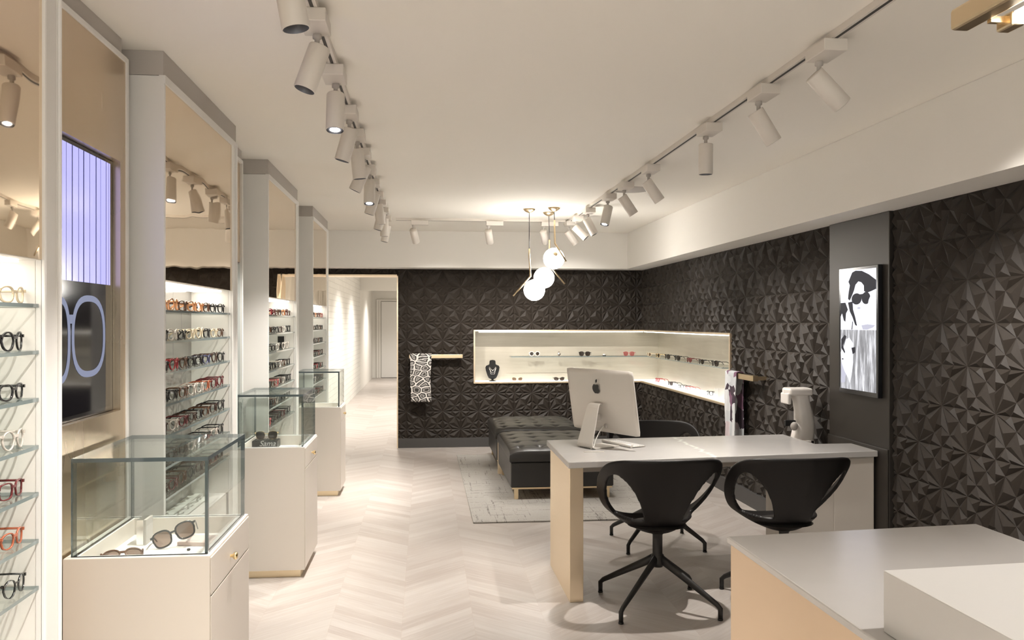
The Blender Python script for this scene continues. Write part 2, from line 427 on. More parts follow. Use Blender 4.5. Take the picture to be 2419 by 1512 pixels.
# the bulkhead along the back and right
struct('ceiling_bulkhead', MB().prism([(XL, 10.52), (2.48, 10.52), (2.48, YF), (XW+.3, YF), (XW+.3, YW+.2), (XL, YW+.2)], SO, CE-.001), ['soffit'])
# doorway trim, thin brass
struct('trim_doorway', MB().box(-.340, -.325, YW-.03, YW+.36, 0, 2.135).box(XL+.001, -.325, YW-.03, YW+.36, 2.12, 2.135), ['champagne'])
# unseen lamps, added to brighten the corridor
for i, yy in enumerate((12.6, 15.0, 17.6, 22.0)):
    t = thing('downlight', ['round downlight in the corridor ceiling, first beyond the doorway', 'round downlight in the corridor ceiling, second beyond the doorway', 'round downlight in the corridor ceiling, just before the beam', 'round downlight in the corridor ceiling behind the beam'][i], 'ceiling light', (-.45, yy, CE))
    MB().lathe([(.0,-.004),(.075,-.004),(.09,-.006),(.095,0)], (-.45,yy,CE-.001)).build('trim_ring', ['white_top'], t)
    MB().lathe([(.0,-.008),(.07,-.008),(.072,-.005)], (-.45,yy,CE-.001)).build('diffuser', ['glow'], t)
    ld = bpy.data.lights.new('downlight_beam', 'SPOT'); ld.energy = 160; ld.color = WARM; ld.spot_size = 2.3; ld.spot_blend = .8; ld.shadow_soft_size = .07
    lo = bpy.data.objects.new('downlight_beam', ld); COL.objects.link(lo); lo.parent = t; lo.location = (0,0,-.03)

# round flush disc in the ceiling
t = thing('ceiling_speaker', 'flat round white disc set in the ceiling by the right track', 'ceiling speaker', (1.695,7.07,CE))
MB().lathe([(0,-.006),(.15,-.006),(.165,-.004),(.17,0)], (1.695,7.07,CE), n_=40).build('cover', ['head_band'], t)

# ------------------------------------------------------------------ display niche
nb = thing('display_niche', 'long lit display niche wrapping the far right corner, brass edged', 'display niche', (NX, YW, NZ0))
XB, YB = XW+.28, YW+.28
MB().box(NX, XB, YB, YB+.015, NZ0, NZ1).box(XB, XB+.015, NY, YB+.015, NZ0, NZ1).box(NX-.015, NX, YW, YB, NZ0, NZ1).box(XW, XB, NY-.015, NY, NZ0, NZ1).build('back_panel', ['gold_leaf'], nb)
def Lshape(i): return [(NX-i, YW-i*0), (XW, YW), (XW, NY-i), (XB, NY-i), (XB, YB), (NX-i, YB)]
MB().prism(Lshape(0), NZ0-.015, NZ0).build('light_box', ['lightbox'], nb)
MB().prism(Lshape(0), NZ1, NZ1+.015).build('top_panel', ['gold_leaf'], nb)
MB().box(NX+.05, XW+.02, YW+.03, YW+.05, NZ1-.012, NZ1).box(XW+.03, XW+.05, NY+.05, YW+.02, NZ1-.012, NZ1).build('light_strip', ['strip_niche'], nb)
f = .018
MB().box(NX-f, NX, YW-.03, YW+.02, NZ0-f, NZ1+f).box(NX, XW-.03, YW-.03, YW+.01, NZ1, NZ1+f).box(NX, XW-.03, YW-.03, YW+.01, NZ0-f, NZ0)\
    .box(XW-.03, XW+.01, NY, YW+.01, NZ1, NZ1+f).box(XW-.03, XW+.01, NY, YW+.01, NZ0-f, NZ0).box(XW-.03, XW+.02, NY-f, NY, NZ0-f, NZ1+f).build('trim', ['champagne'], nb, .002)
SH = 1.118
sh = MB().prism([(1.08, YW+.02), (XW+.06, YW+.02), (XW+.06, 8.05), (XB, 7.95), (XB, YB), (1.08, YB)], SH-.01, SH)
sh.m = [1]*len(sh.m); sh.m[0] = 0; sh.m[1] = 0
g = sh.build('glass_shelf', ['glass', 'glass_edge'], None)
tag(g, 'clear glass shelf running around the corner inside the lit niche', 'glass shelf')

# ------------------------------------------------------------------ display cabinets on the left
SHELVES = [1.600, 1.472, 1.342, 1.212, 1.083, .954, .825]
XC, XI = -1.045, -1.26
CABS = [(1.28, 2.63, 'nearest'), (3.64, 5.00, 'second'), (6.00, 7.375, 'third'), (8.36, 9.63, 'farthest')]
for ci, (y0, y1, nm) in enumerate(CABS):
    lab = {'nearest': 'tall white eyewear cabinet cut by the left edge of the picture', 'second': 'tall white eyewear cabinet just beyond the blue screen', 'third': 'tall white eyewear cabinet between the second and the farthest one', 'farthest': 'narrow looking white eyewear cabinet nearest the corridor doorway'}[nm]
    c = thing('display_cabinet', lab, 'display cabinet', (XC, y0, 0), 0, 'wall cabinets')
    o0, o1 = y0+.022, y1-.115            # opening
    MB().box(XL+.002, XC, y0, o0, 0, 2.545).box(XL+.002, XC, y1-.02, y1, 0, 2.545).box(XL+.002, XI-.02, o0, y1-.02, 0, 2.545)\
        .box(XC-.02, XC, y1-.115, y1, 0, 2.545).build('carcass', ['cab_white'], c, .003)
    MB().box(XI-.001, XC-.02, o1, o1+.01, .62, 1.72).build('side_lining', ['cab_inner'], c)
    MB().box(XI-.001, XC-.02, o0, o0+.004, .62, 1.72).build('near_lining', ['cab_inner'], c)
    MB().box(XI-.012, XI, o0, o1, .62, 1.72).build('back_panel', ['tile_back'], c)
    MB().box(XI-.02, XC-.004, o0, o1, 1.72, 1.735).build('fascia_underside', ['cab_inner'], c)
    MB().box(XC-.016, XC-.002, o0, o1, 1.722, 2.515).build('mirror_fascia', ['mirror_gold'], c)
    MB().box(XC-.02, XC+.005, y0-.002, y1+.001, 2.514, 2.546).build('top_rail', ['cab_white'], c)
    MB().box(XC-.006, XC+.006, y1-.013, y1, 0, 2.545).box(XC-.006, XC+.006, o1, o1+.012, 0, 2.515).build('stile', ['white_top'], c, .002)
    MB().box(XI+.02, XC-.05, o0+.03, o1-.03, 1.712, 1.72).build('light_strip', ['strip'], c)
    MB().box(XL+.002, XC-.03, o0, o1, 0, .62).build('lower_cupboard', ['cab_inner'], c, .003)
    for k, z in enumerate(SHELVES):
        s_ = MB().box(XI, XC-.01, o0+.001, o1-.001, z-.010, z); s_.m = [1]*6; s_.m[0] = 0; s_.m[1] = 0
        s_.build('glass_shelf', ['glass', 'glass_edge'], c)
    struct('trim_%d' % (ci+1), MB().box(XL+.002, XC-.004, y0, y1, 2.546, CE-.001), ['head_band'])
# screen / mirror bays between the cabinets
XBAY = -1.16
b = thing('screen_panel', 'tall bronze metal panel holding the blue screen', 'wall panel', (XBAY, 2.635, 0))
sy0, sy1, sz0, sz1 = 2.86, 3.475, 1.213, 2.165
MB().box(XL+.002, XBAY, 2.635, sy0, 0, 2.56).box(XL+.002, XBAY, sy1, 3.53, 0, 2.56).box(XL+.002, XBAY, sy0, sy1, 0, sz0).box(XL+.002, XBAY, sy0, sy1, sz1, 2.56).box(XL+.002,XBAY-.05,sy0,sy1,sz0,sz1).build('face_panel', ['bronze_panel'], b)
MB().box(XL+.002, XBAY+.006, 3.53, 3.555, 0, 2.58).box(XL+.002, XBAY+.006, 2.635, 3.53, 2.56, 2.58).build('frame', ['cab_white'], b, .002)
struct('trim_5', MB().box(XL+.002, XBAY-.004, 2.635, 3.50, 2.582, CE-.001), ['head_band'])
for i, (a, e) in enumerate(((5.005, 5.72), (7.38, 8.08))):
    m_ = thing('wall_mirror', ['tall framed wall mirror between the second and third cabinet', 'tall framed wall mirror between the third and farthest cabinet'][i], 'mirror', (XBAY, a, 0))
    MB().box(XL+.002, XBAY-.01, a, e-.02, 1.93, 2.56).build('bronze_top', ['bronze_panel'], m_)
    MB().box(XL+.002, XBAY-.01, a, e-.02, 0.02, 1.92).build('mirror', ['mirror_grey'], m_)
    MB().box(XL+.002, XBAY+.006, e-.02, e, 0, 2.58).box(XL+.002, XBAY+.006, a, e-.02, 2.56, 2.58).build('frame', ['cab_white'], m_, .002)
    struct('trim_%d' % (6+i), MB().box(XL+.002, XBAY-.004, a, e, 2.582, CE-.001), ['head_band'])
# the blue screen
XS = XBAY-.028
tv = thing('wall_screen', 'upright screen with blue stripes above and an eyewear x-ray below', 'screen', (XS, sy0, sz0))
MB().box(XS-.02, XS, sy0+.002, sy1-.002, sz0+.002, sz1-.002).build('housing', ['bezel'], tv)
pic = MB(); x = XS+.001; ys0, ys1, zs0, zs1, zm = sy0+.012, sy1-.03, sz0+.02, sz1-.015, 1.69
def quad(mb, x_, pts, mi): mb.add([(x_, p[0], p[1]) for p in pts], [list(range(len(pts)))], mi)
quad(pic, x, [(ys0,zm),(ys1,zm),(ys1,zs1),(ys0,zs1)], 0)
quad(pic, x, [(ys0,zs0),(ys1,zs0),(ys1,zm),(ys0,zm)], 1)
for yl, wl in ((2.985,.007),(3.035,.003),(3.085,.007),(3.14,.004),(3.185,.008),(3.24,.004),(3.30,.008),(3.345,.003),(3.40,.005),(3.425,.003)):
    quad(pic, x+.0006, [(yl-wl/2,zm),(yl+wl/2,zm),(yl+wl/2,zs1),(yl-wl/2,zs1)], 2)
def ring(mb, cy, cz, ry, rz, th, mi, k=2.6, a0=0, a1=2*PI, n_=40):
    pts = []
    for i in range(n_+1):
        a = a0+(a1-a0)*i/n_; ca, sa = math.cos(a), math.sin(a)
        e = (abs(ca)**k+abs(sa)**k)**(-1/k)
        pts.append((e*ca, e*sa))
    for i in range(n_):
        (u0,v0),(u1,v1) = pts[i], pts[i+1]
        quad(mb, x+.0009, [(cy+u0*ry, cz+v0*rz),(cy+u1*ry, cz+v1*rz),(cy+u1*(ry-th), cz+v1*(rz-th)),(cy+u0*(ry-th), cz+v0*(rz-th))], mi)
ring(pic, 3.235, 1.50, .155, .145, .022, 3)
ring(pic, 2.975, 1.49, .095, .145, .022, 3, a0=-PI*.5, a1=PI*.5)
quad(pic, x+.0009, [(3.055,1.545),(3.095,1.545),(3.095,1.575),(3.055,1.575)], 3)
pic.build('picture', ['screen_blue', 'screen_black', 'screen_line', 'screen_xray'], tv)

# ------------------------------------------------------------------ dark pillar with portrait screen on the right wall
p = thing('screen_pillar', 'dark metal clad pillar carrying the portrait screen', 'pillar', (XW, 5.25, 0))
XP = XW-.035
MB().box(XP, XW, 4.875, 5.635, 0, SO-.001).build('cladding', ['dark_metal'], p, .003)
MB().box(XP-.012, XP, 4.875, 5.635, 0, .80).build('lower_panel', ['dark_metal'], p, .003)
tv = thing('portrait_screen', 'bright portrait screen showing a woman in sunglasses in black and white', 'screen', (XP, 5.19, 1.49))
MB().box(XP-.03, XP-.001, 4.948, 5.437, 1.095, 1.895).build('housing', ['bezel'], tv, .003)
pic = MB(); x = XP-.031
py0, py1, pz0, pz1 = 5.412, 4.966, 1.125, 1.875      # left, right, bottom, top as seen
def PP(u, v): return (py0+(u-105)/365*(py1-py0), pz1+(v-90)/1310*(pz0-pz1))
def pq(pts, mi, off): pic.add([(x-off, *PP(*q)) for q in pts], [list(range(len(pts)))], mi)
def el(cx, cy, rx, ry, mi, off): pq([(cx+rx*math.cos(2*PI*k/24), cy+ry*math.sin(2*PI*k/24)) for k in range(24)], mi, off)
pq([(105,90),(470,90),(470,742),(105,742)], 0, 0)
pq([(105,742),(470,742),(470,1400),(105,1400)], 2, 0)
pq([(230,112),(265,95),(330,105),(400,150),(470,215),(470,310),(425,330),(380,345),(352,325),(350,265),(325,228),(295,215),(265,250),(250,310),(235,350),(205,420),(185,400),(192,330),(205,250),(190,210)], 1, .0004)
el(276,405,52,62,1,.0006); el(372,400,44,66,1,.0006)
pq([(260,360),(390,350),(400,385),(330,395),(300,420),(262,400)], 1, .0007)
pq([(470,330),(430,345),(400,420),(385,500),(420,520),(470,480)], 0, .0008)
el(300,505,18,12,3,.0006)
pq([(105,442),(158,440),(185,520),(165,560),(158,655),(140,640),(120,560),(105,600)], 1, .0004)
pq([(185,440),(235,430),(240,520),(262,600),(282,700),(262,690),(232,600),(205,540)], 1, .0005)
pq([(232,650),(240,650),(232,740),(222,740)], 1, .0005)
pq([(325,692),(385,680),(462,690),(440,715),(385,738),(340,738)], 3, .0004)
pq([(165,850),(200,830),(245,900),(235,1000),(240,1100),(222,1250),(205,1330),(190,1280),(150,1210),(115,1110),(105,1000),(140,930)], 0, .0005)
pq([(110,1120),(185,1100),(190,1200),(160,1260),(150,1330),(112,1340)], 3, .0004)
pq([(112,850),(150,800),(170,820),(130,920),(155,990),(150,1010),(112,950)], 1, .0006)
el(128,1072,10,8,1,.0007)
pq([(222,940),(262,930),(262,990),(235,1010)], 1, .0006)
pic.build('picture', ['screen_white', 'screen_dark', 'screen_hair', 'screen_shade'], tv)

# ------------------------------------------------------------------ towel bars and scarves
t = thing('display_rail', 'square brass rail on the textured back wall beside the doorway', 'rail', (.14, YW, 1.13), 0, 'brass rails')
MB().box(-.187, .466, 10.715, 10.76, 1.108, 1.153).build('bar', ['brass'], t, .002)
MB().box(-.16, -.12, 10.76, YW-.001, 1.115, 1.145).build('bracket', ['brass'], t); MB().box(.40, .44, 10.76, YW-.001, 1.115, 1.145).build('bracket', ['brass'], t)
t = thing('display_rail', 'square brass rail on the right wall beyond the niche end', 'rail', (XW, 7.1, 1.10), 0, 'brass rails')
MB().box(2.625, 2.67, 6.78, 7.42, 1.073, 1.118).build('bar', ['brass'], t, .002)
MB().box(2.67, XW-.001, 6.79, 6.83, 1.08, 1.11).build('bracket', ['brass'], t); MB().box(2.67, XW-.001, 7.36, 7.40, 1.08, 1.11).build('bracket', ['brass'], t)
def drape(a0, a1, b0, b1, zt, zbf, zbb, swap, name, m_, label, seedv):
    """cloth over a bar; a runs along the bar, b across it (front b0, back b1)"""
    rr = random.Random(seedv); mb = MB(); NA, prof = 26, []
    th = .009
    for k in range(26): prof.append((b0-th, zbf+(zt-zbf)*k/26.0))
    for k in range(9):
        a = PI*k/8; prof.append(((b0+b1)/2-math.cos(a)*((b1-b0)/2+th), zt+th*1.2*math.sin(a)+.001))
    for k in range(1, 20): prof.append((b1+th, zt-(zt-zbb)*k/20.0))
    vs = []; ph = rr.random()*6
    for i in range(NA+1):
        u = i/NA
        for j, (b_, z_) in enumerate(prof):
            dn = max(0, min(1, (zt-z_)/.25)); s_ = -1 if j < 30 else 1
            wv = .009*dn*math.sin(u*9+ph)+.004*dn*math.sin(u*23+z_*8)
            b2 = b_+wv-(.006*dn if s_ < 0 else 0) if s_ < 0 else b_+abs(wv)*.3
            a_ = a0+(a1-a0)*u+.006*dn*math.sin(z_*11+ph)
            if name == 'scarf': a_ += (.02*dn*(u-.5))*-1
            vs.append((a_, b2, z_) if not swap else (b2, a_, z_))
    nP = len(prof)
    mb.add(vs, [(i*nP+j, i*nP+j+1, (i+1)*nP+j+1, (i+1)*nP+j) for i in range(NA) for j in range(nP-1)], 0, True)
    o = mb.build(name, [m_]); sd = o.modifiers.new('thick', 'SOLIDIFY'); sd.thickness = .004; sd.offset = 0
    return tag(o, label, 'scarf')
drape(-.180, .085, 10.715, 10.76, 1.153, .575, .62, False, 'scarf', 'leopard', 'black and cream animal print scarf folded over the brass rail', 3)
drape(7.125, 7.40, 2.625, 2.67, 1.118, .45, .52, True, 'scarf', 'floral', 'pale grey and purple floral scarf over the right wall rail', 5)

# ------------------------------------------------------------------ rug and tufted benches
o = MB().box(.372, 2.03, 6.70, 10.12, .001, .012).build('rug', ['rug'], None, .003); tag(o, 'flat grey woven rug with broken dark lines under the black ottomans', 'rug')
def cushion(x0, x1, y0, y1, z0, z1, nx, ny):
    mb = MB(); K = 84; vs = []
    def prof(u): return math.copysign(1-(1-abs(u))**1.6, u)
    for i in range(K+1):
        for j in range(K+1):
            u = prof(-1+2*i/K); v = prof(-1+2*j/K)
            X = (x0+x1)/2+u*(x1-x0)/2; Y = (y0+y1)/2+v*(y1-y0)/2
            edge = .030*(abs(u)**10+abs(v)**10)
            pu, pv = (u+1)/2*(nx+.0), (v+1)/2*(ny+.0)
            # buttons at cell centres
            du = (pu-math.floor(pu)-.5)*(x1-x0)/nx; dv = (pv-math.floor(pv)-.5)*(y1-y0)/ny
            d2 = du*du+dv*dv
            inn = max(0, 1-max(abs(u),abs(v))**14)
            dip = .020*math.exp(-d2/.0011)*inn + .006*math.exp(-(du*du)/.0004)*inn*.6 + .006*math.exp(-(dv*dv)/.0004)*inn*.6
            crown = .012*(1-u*u)*(1-v*v)
            vs.append((X, Y, z1+crown-edge-dip))
    fs = [(i*(K+1)+j, (i+1)*(K+1)+j, (i+1)*(K+1)+j+1, i*(K+1)+j+1) for i in range(K) for j in range(K)]
    mb.add(vs, fs, 0, True)
    border = [(i, 0) for i in range(K)]+[(K, j) for j in range(K)]+[(i, K) for i in range(K, 0, -1)]+[(0, j) for j in range(K, 0, -1)]
    top = [vs[i*(K+1)+j] for i, j in border]; nB = len(top); cx, cy = (x0+x1)/2, (y0+y1)/2
    rings = [top]
    for dz, ins in ((.006,-.003),(.03,-.006),(z1-.06-z0-.01,-.004),(z1-.06-z0,.004)):
        rings.append([(cx+(p_[0]-cx)*(1-ins/(x1-x0)*2), cy+(p_[1]-cy)*(1-ins/(y1-y0)*2), z1-.06-dz) for p_ in top])
    vv = [q for r_ in rings for q in r_]; ff = []
    for r_ in range(len(rings)-1):
        for k in range(nB): ff.append((r_*nB+k, r_*nB+(k+1)%nB, (r_+1)*nB+(k+1)%nB, (r_+1)*nB+k))
    ff.append(list(range((len(rings)-1)*nB, len(rings)*nB)))
    mb.add(vv, ff, 0, True); return mb
for i, (y0, y1) in enumerate(((7.50, 8.80), (9.02, 10.15))):
    x0, x1 = .735, 1.655
    t = thing('ottoman', ['large black leather tufted ottoman, the nearer of the two', 'large black leather tufted ottoman closest to the back wall'][i], 'ottoman', ((x0+x1)/2, (y0+y1)/2, .012), 0, 'tufted ottomans')
    cushion(x0, x1, y0, y1, .335, .462, 5, 5).build('cushion', ['leather'], t)
    MB().box(x0+.008, x1-.008, y0+.008, y1-.008, .115, .333).build('base', ['leather'], t, .012, seg=3)
    MB().box(x0+.02, x1-.02, y0+.02, y1-.02, .10, .114).build('frame', ['brass'], t)
    for lx in (x0+.04, x1-.075):
        for ly in (y0+.03, y1-.065): MB().box(lx, lx+.035, ly, ly+.035, .0125, .10).build('leg', ['brass'], t)
    MB().tube([(x1-.35,y0+.1,.1),(x1-.36,y0+.09,.05),(x1-.33,y0+.11,.04)], .001, 6).build('loose_thread', ['textgrey'], t)
    if i == 0: MB().box(x0+.005, x0+.06, y1+.001, y1+.05, .0125, .40).build('side_bracket', ['champagne'], t)

# ------------------------------------------------------------------ glass show cases
def glass_box(x0, x1, y0, y1, z0, z1, th=.013):
    mb = MB()
    def pane(a, b, c, d_, e, f_, big):      # big = pair of face indices that are the clear faces
        k = len(mb.m); mb.box(a, b, c, d_, e, f_)
        for q in range(6): mb.m[k+q] = 0 if q in big else 1
    pane(x0, x1, y0, y1, z1-th, z1, (0,1))
    pane(x0, x1, y0, y0+th, z0, z1-th, (2,4)); pane(x0, x1, y1-th, y1, z0, z1-th, (2,4))
    pane(x0, x0+th, y0+th, y1-th, z0, z1-th, (3,5)); pane(x1-th, x1, y0+th, y1-th, z0, z1-th, (3,5))
    return mb
def showcase(x0, x1, y0, y1, label, ky):
    H = .79; t = thing('showcase', label, 'show case', ((x0+x1)/2, (y0+y1)/2, 0), 0, 'glass topped show cases')
    MB().box(x0+.02, x1-.028, y0+.03, y1-.02, 0, .048).build('plinth', ['plinth'], t)
    MB().box(x0, x1, y0, y1, .048, .72).build('body', ['lacquer'], t)
    r_ = .035
    MB().box(x0, x1, y0, y0+r_, .72, H).box(x0, x1, y1-r_, y1, .72, H).box(x0, x0+r_, y0+r_, y1-r_, .72, H).box(x1-r_, x1, y0+r_, y1-r_, .72, H).build('rim', ['lacquer'], t)
    MB().box(x0+.001, x1-.001, y0+.001, y0+r_, H, H+.002).box(x0+.001, x1-.001, y1-r_, y1-.001, H, H+.002).box(x0+.001, x0+r_, y0+r_, y1-r_, H, H+.002).box(x1-r_, x1-.001, y0+r_, y1-r_, H, H+.002).build('top_edge', ['white_top'], t)
    MB().box(x0+r_, x1-r_, y0+r_, y1-r_, .72, .728).build('tray', ['white_top'], t)
    dr = MB().box(x1, x1+.004, y0+.006, y1-.006, .662, .784).build('drawer', ['lacquer'], t, .0015)
    MB().lathe([(.0,.026),(.010,.025),(.014,.019),(.012,.012),(.006,.008),(.005,0)], (x1+.004, ky, .715), (1,0,0)).build('knob', ['knob'], dr)
    MB().box(x1, x1+.004, y0+.006, y1-.006, .055, .657).build('door', ['lacquer'], t, .0015)
    glass_box(x0+.018, x1-.010, y0+.018, y1-.014, H+.002, 1.11).build('glass_cover', ['glass', 'case_edge'], t)
    return t
showcase(-1.150, -.694, 2.915, 3.535, 'glass topped beige show case nearest the camera, black sunglasses inside', 3.2)
showcase(-1.150, -.724, 5.385, 5.99, 'middle glass topped beige show case holding aviators on a black box', 5.69)
showcase(-1.150, -.746, 7.88, 8.35, 'farthest glass topped beige show case, nothing inside', 8.12)

# ------------------------------------------------------------------ eyewear
FR = {'black': ((.012,.011,.012),.22), 'tortoise': ((.10,.042,.020),.2), 'amber': ((.62,.27,.11),.22), 'clear': ((.62,.56,.50),.15), 'cream': ((.72,.60,.42),.25),
      'red': ((.38,.02,.03),.22), 'navy': ((.03,.035,.10),.22), 'brown': ((.055,.026,.018),.22), 'rust': ((.42,.11,.05),.25), 'pink': ((.62,.18,.18),.25), 'maroon': ((.13,.018,.02),.22),
      'white': ((.80,.74,.68),.3), 'gunmetal': ((.10,.10,.10),.25), 'gold': ((.75,.58,.32),.2)}
for k, (c_, r_) in FR.items(): mat('fr_'+k, c_, r_, 1.0 if k in ('gunmetal','gold') else 0.0, coat=.3)
def outline(shape, n_=28):
    """outline of one lens opening, centred, half sizes"""
    hw, hh, k = {'square': (.0255,.0195,3.4), 'round': (.0235,.0225,2.0), 'oval': (.025,.0185,2.5), 'cat': (.0265,.020,2.9), 'half': (.026,.0165,3.2), 'big': (.029,.0255,2.9)}[shape]
    out = []
    for i in range(n_):
        a = 2*PI*i/n_; ca, sa = math.cos(a), math.sin(a); e = (abs(ca)**k+abs(sa)**k)**(-1/k)
        X, Z = hw*e*ca, hh*e*sa
        if shape == 'cat': Z += .004*(X/hw)*(1 if Z > 0 else .3)
        if Z < 0: X *= .93
        out.append((X, Z))
    return out, hw, hh
def front_mb(shape, th, dep=.005, thin=False):
    mb = MB(); pts, hw, hh = outline(shape); gap = .009; cx = hw+gap+th*.5; zc = hh+th
    for sgn in (-1, 1):
        n_ = len(pts); vs = []
        for (X, Z) in pts:
            l = math.hypot(X, Z); s_ = (l+th)/l; X2 = X*sgn
            curve = lambda xx: .010*((xx)/.065)**2
            for (fx, fz, yy) in ((X2, Z, 0), (X2*s_, Z*s_, 0), (X2*s_, Z*s_, dep), (X2, Z, dep)):
                gx = fx+sgn*cx; vs.append((gx, yy+curve(gx), fz+zc))
        fs = []
        for i in range(n_):
            j = (i+1) % n_
            for q in range(4): fs.append((i*4+q, j*4+q, j*4+(q+1)%4, i*4+(q+1)%4))
        mb.add(vs, fs, 0, True)
    zb = zc+hh*.42
    mb.box(-gap-.003, gap+.003, 0, dep*.9, zb-(.0015 if thin else .003), zb+(.0015 if thin else .004))
    ex = cx+hw+th*.4; zt = zc+hh*.62
    for sgn in (-1, 1): mb.box(min(sgn*ex, sgn*(ex+.006)), max(sgn*ex, sgn*(ex+.006)), .006, .014, zt-.004, zt+.004)
    return mb, cx, hw, hh, zc, ex+.005, zt
def lens_mb(shape, sgn, cx, zc):
    pts, hw, hh = outline(shape); mb = MB()
    f_ = [( X*sgn+sgn*cx, .003+.010*((X*sgn+sgn*cx)/.065)**2, Z+zc) for X, Z in pts]; n_ = len(f_)
    mb.add(f_, [list(range(n_))], 0, False); return mb
def temple_mb(sgn, ex, zt, th):
    return MB().tube([(sgn*ex, .008, zt), (sgn*(ex+.001), .05, zt), (sgn*(ex+.0005), .095, zt-.001), (sgn*(ex-.002), .118, zt-.010), (sgn*(ex-.005), .138, max(zt-.033, .003))], [(.0024+th*.25, .0010+th*.16)]*5, 8, flat=(0,0,1))
GL = {}
def glasses_meshes(shape, colr, lensm, th=.0034):
    key = (shape, colr, lensm, th)
    if key not in GL:
        mb, cx, hw, hh, zc, ex, zt = front_mb(shape, th, thin=th < .002)
        rims = mb.mesh('rims', ['fr_'+colr]); ls = [lens_mb(shape, s, cx, zc).mesh('lens', [lensm]) for s in (-1, 1)]
        tm = [temple_mb(s, ex, zt, th).mesh('temple', ['fr_'+colr]) for s in (-1, 1)]
        j = front_mb(shape, th, thin=th < .002)[0]
        for s in (-1, 1):
            t_ = temple_mb(s, ex, zt, th); j.add(t_.v, t_.f, 0, True)
            l_ = lens_mb(shape, s, cx, zc); j.add(l_.v, l_.f, 1, False)
        GL[key] = (rims, ls, tm, j.mesh('eyeglasses', ['fr_'+colr, lensm]))
    return GL[key]
def link(name, me, parent):
    o = bpy.data.objects.new(name, me); COL.objects.link(o); o.parent = parent; return o
def glasses(loc, rz, shape, colr, label, group=None, lensm='lens', th=.0034, simple=False, rot=None, cat='eyeglasses'):
    rims, ls, tm, jo = glasses_meshes(shape, colr, lensm, th)
    nm = cat.replace(' ', '_')
    if simple:
        o = bpy.data.objects.new(nm, jo); COL.objects.link(o); o.location = loc
    else:
        o = bpy.data.objects.new(nm, None); COL.objects.link(o); o.location = loc; o.empty_display_size = .02
        link('rims', rims, o)
        for l in ls: link('lens', l, o)
        for t_ in tm: link('temple', t_, o)
    o.rotation_euler = rot if rot else (0, 0, rz)
    return tag(o, label, cat, group)
ORD = ['rightmost', 'second', 'third', 'fourth', 'fifth', 'sixth', 'seventh', 'eighth', 'ninth']
SN = ['top shelf', 'second shelf down', 'third shelf down', 'fourth shelf down', 'fifth shelf down', 'second lowest shelf', 'lowest shelf']
CN = {'black': 'black', 'tortoise': 'tortoiseshell', 'amber': 'amber', 'clear': 'clear', 'cream': 'cream', 'red': 'red', 'navy': 'navy blue', 'brown': 'dark brown', 'rust': 'rust orange', 'pink': 'pink', 'maroon': 'maroon', 'gunmetal': 'dark metal'}
# far end first
PAL = {0: [['cream','amber','cream'],['black','black','tortoise'],['black','tortoise','black'],['clear','brown','clear'],['maroon','black','tortoise'],['rust','navy','black'],['gunmetal','gunmetal','black']],
       1: [['black','black','tortoise','amber','amber','tortoise','amber','amber'],['tortoise','cream','black','cream','cream','black','clear','black'],['black','brown','navy','black','black','tortoise','red','black'],
           ['maroon','maroon','rust','clear','clear','tortoise','black','black'],['black','brown','tortoise','black','brown','maroon','clear','brown'],['black','clear','gunmetal','brown','clear','black','tortoise','brown'],['brown','maroon','tortoise','brown','black','tortoise','maroon','brown']],
       2: [['tortoise','maroon','amber','black','tortoise','maroon','red','tortoise'],['black','black','clear','brown','black','black','tortoise','black'],['clear','clear','black','clear','black','black','black'],
           ['black','black','tortoise','clear','gunmetal','black','black','black'],['black','black','clear','brown','pink','tortoise','black','brown'],['clear','clear','gunmetal','black','clear','tortoise','black','brown'],['black','black','maroon','black','brown','black','pink','pink']],
       3: [['red','rust','maroon','tortoise','amber','black','tortoise','red'],['black','tortoise','black','black','black','tortoise','black','black'],['black','black','tortoise','black','brown','black','black','black'],
           ['brown','black','maroon','black','black','tortoise','black','black'],['black','maroon','black','red','black','black','black','tortoise'],['brown','black','black','brown','clear','black','brown','black'],['black','brown','maroon','brown','black','black','brown','black']]}
SHP = ['square','round','oval','square','cat','half','square','oval','round','cat']
for ci, (y0, y1, nm) in enumerate(CABS):
    for k, z in enumerate(SHELVES):
        row = PAL[ci][k]; far = y1-.115-.078; pitch = .146 if ci else .152
        if ci == 2 and k == 2: far -= .12
        for q, colr in enumerate(row):
            yy = far-q*pitch+R.uniform(-.003,.003)
            if yy < y0+.09: continue
            shape = SHP[R.randrange(10)]; thn = .0016 if colr in ('gunmetal',) else (.0038 if k < 3 else .0030)
            if shape == 'half' and k < 4: shape = 'square'
            lab = '%s eyeglasses, %s from the far end, %s of the %s cabinet' % (CN[colr], ('first' if q == 0 else ORD[q]), SN[k], nm)
            glasses((XC-.034+R.uniform(-.004,.004), yy, z+.0005), PI/2+R.uniform(-.03,.03), shape, colr, lab, 'eyeglasses in the %s cabinet' % nm, th=thn, simple=ci > 1)
t = thing('display_block', 'small black and grey block standing behind eyeglasses in the third cabinet', 'display block', (XC-.10, 7.17, SHELVES[2]))
MB().box(XC-.125, XC-.075, 7.13, 7.155, SHELVES[2]+.0005, SHELVES[2]+.095).build('block', ['black'], t, .001)
MB().box(XC-.0745, XC-.070, 7.13, 7.20, SHELVES[2]+.0005, SHELVES[2]+.095).build('grey_side', ['head_band'], t, .001)

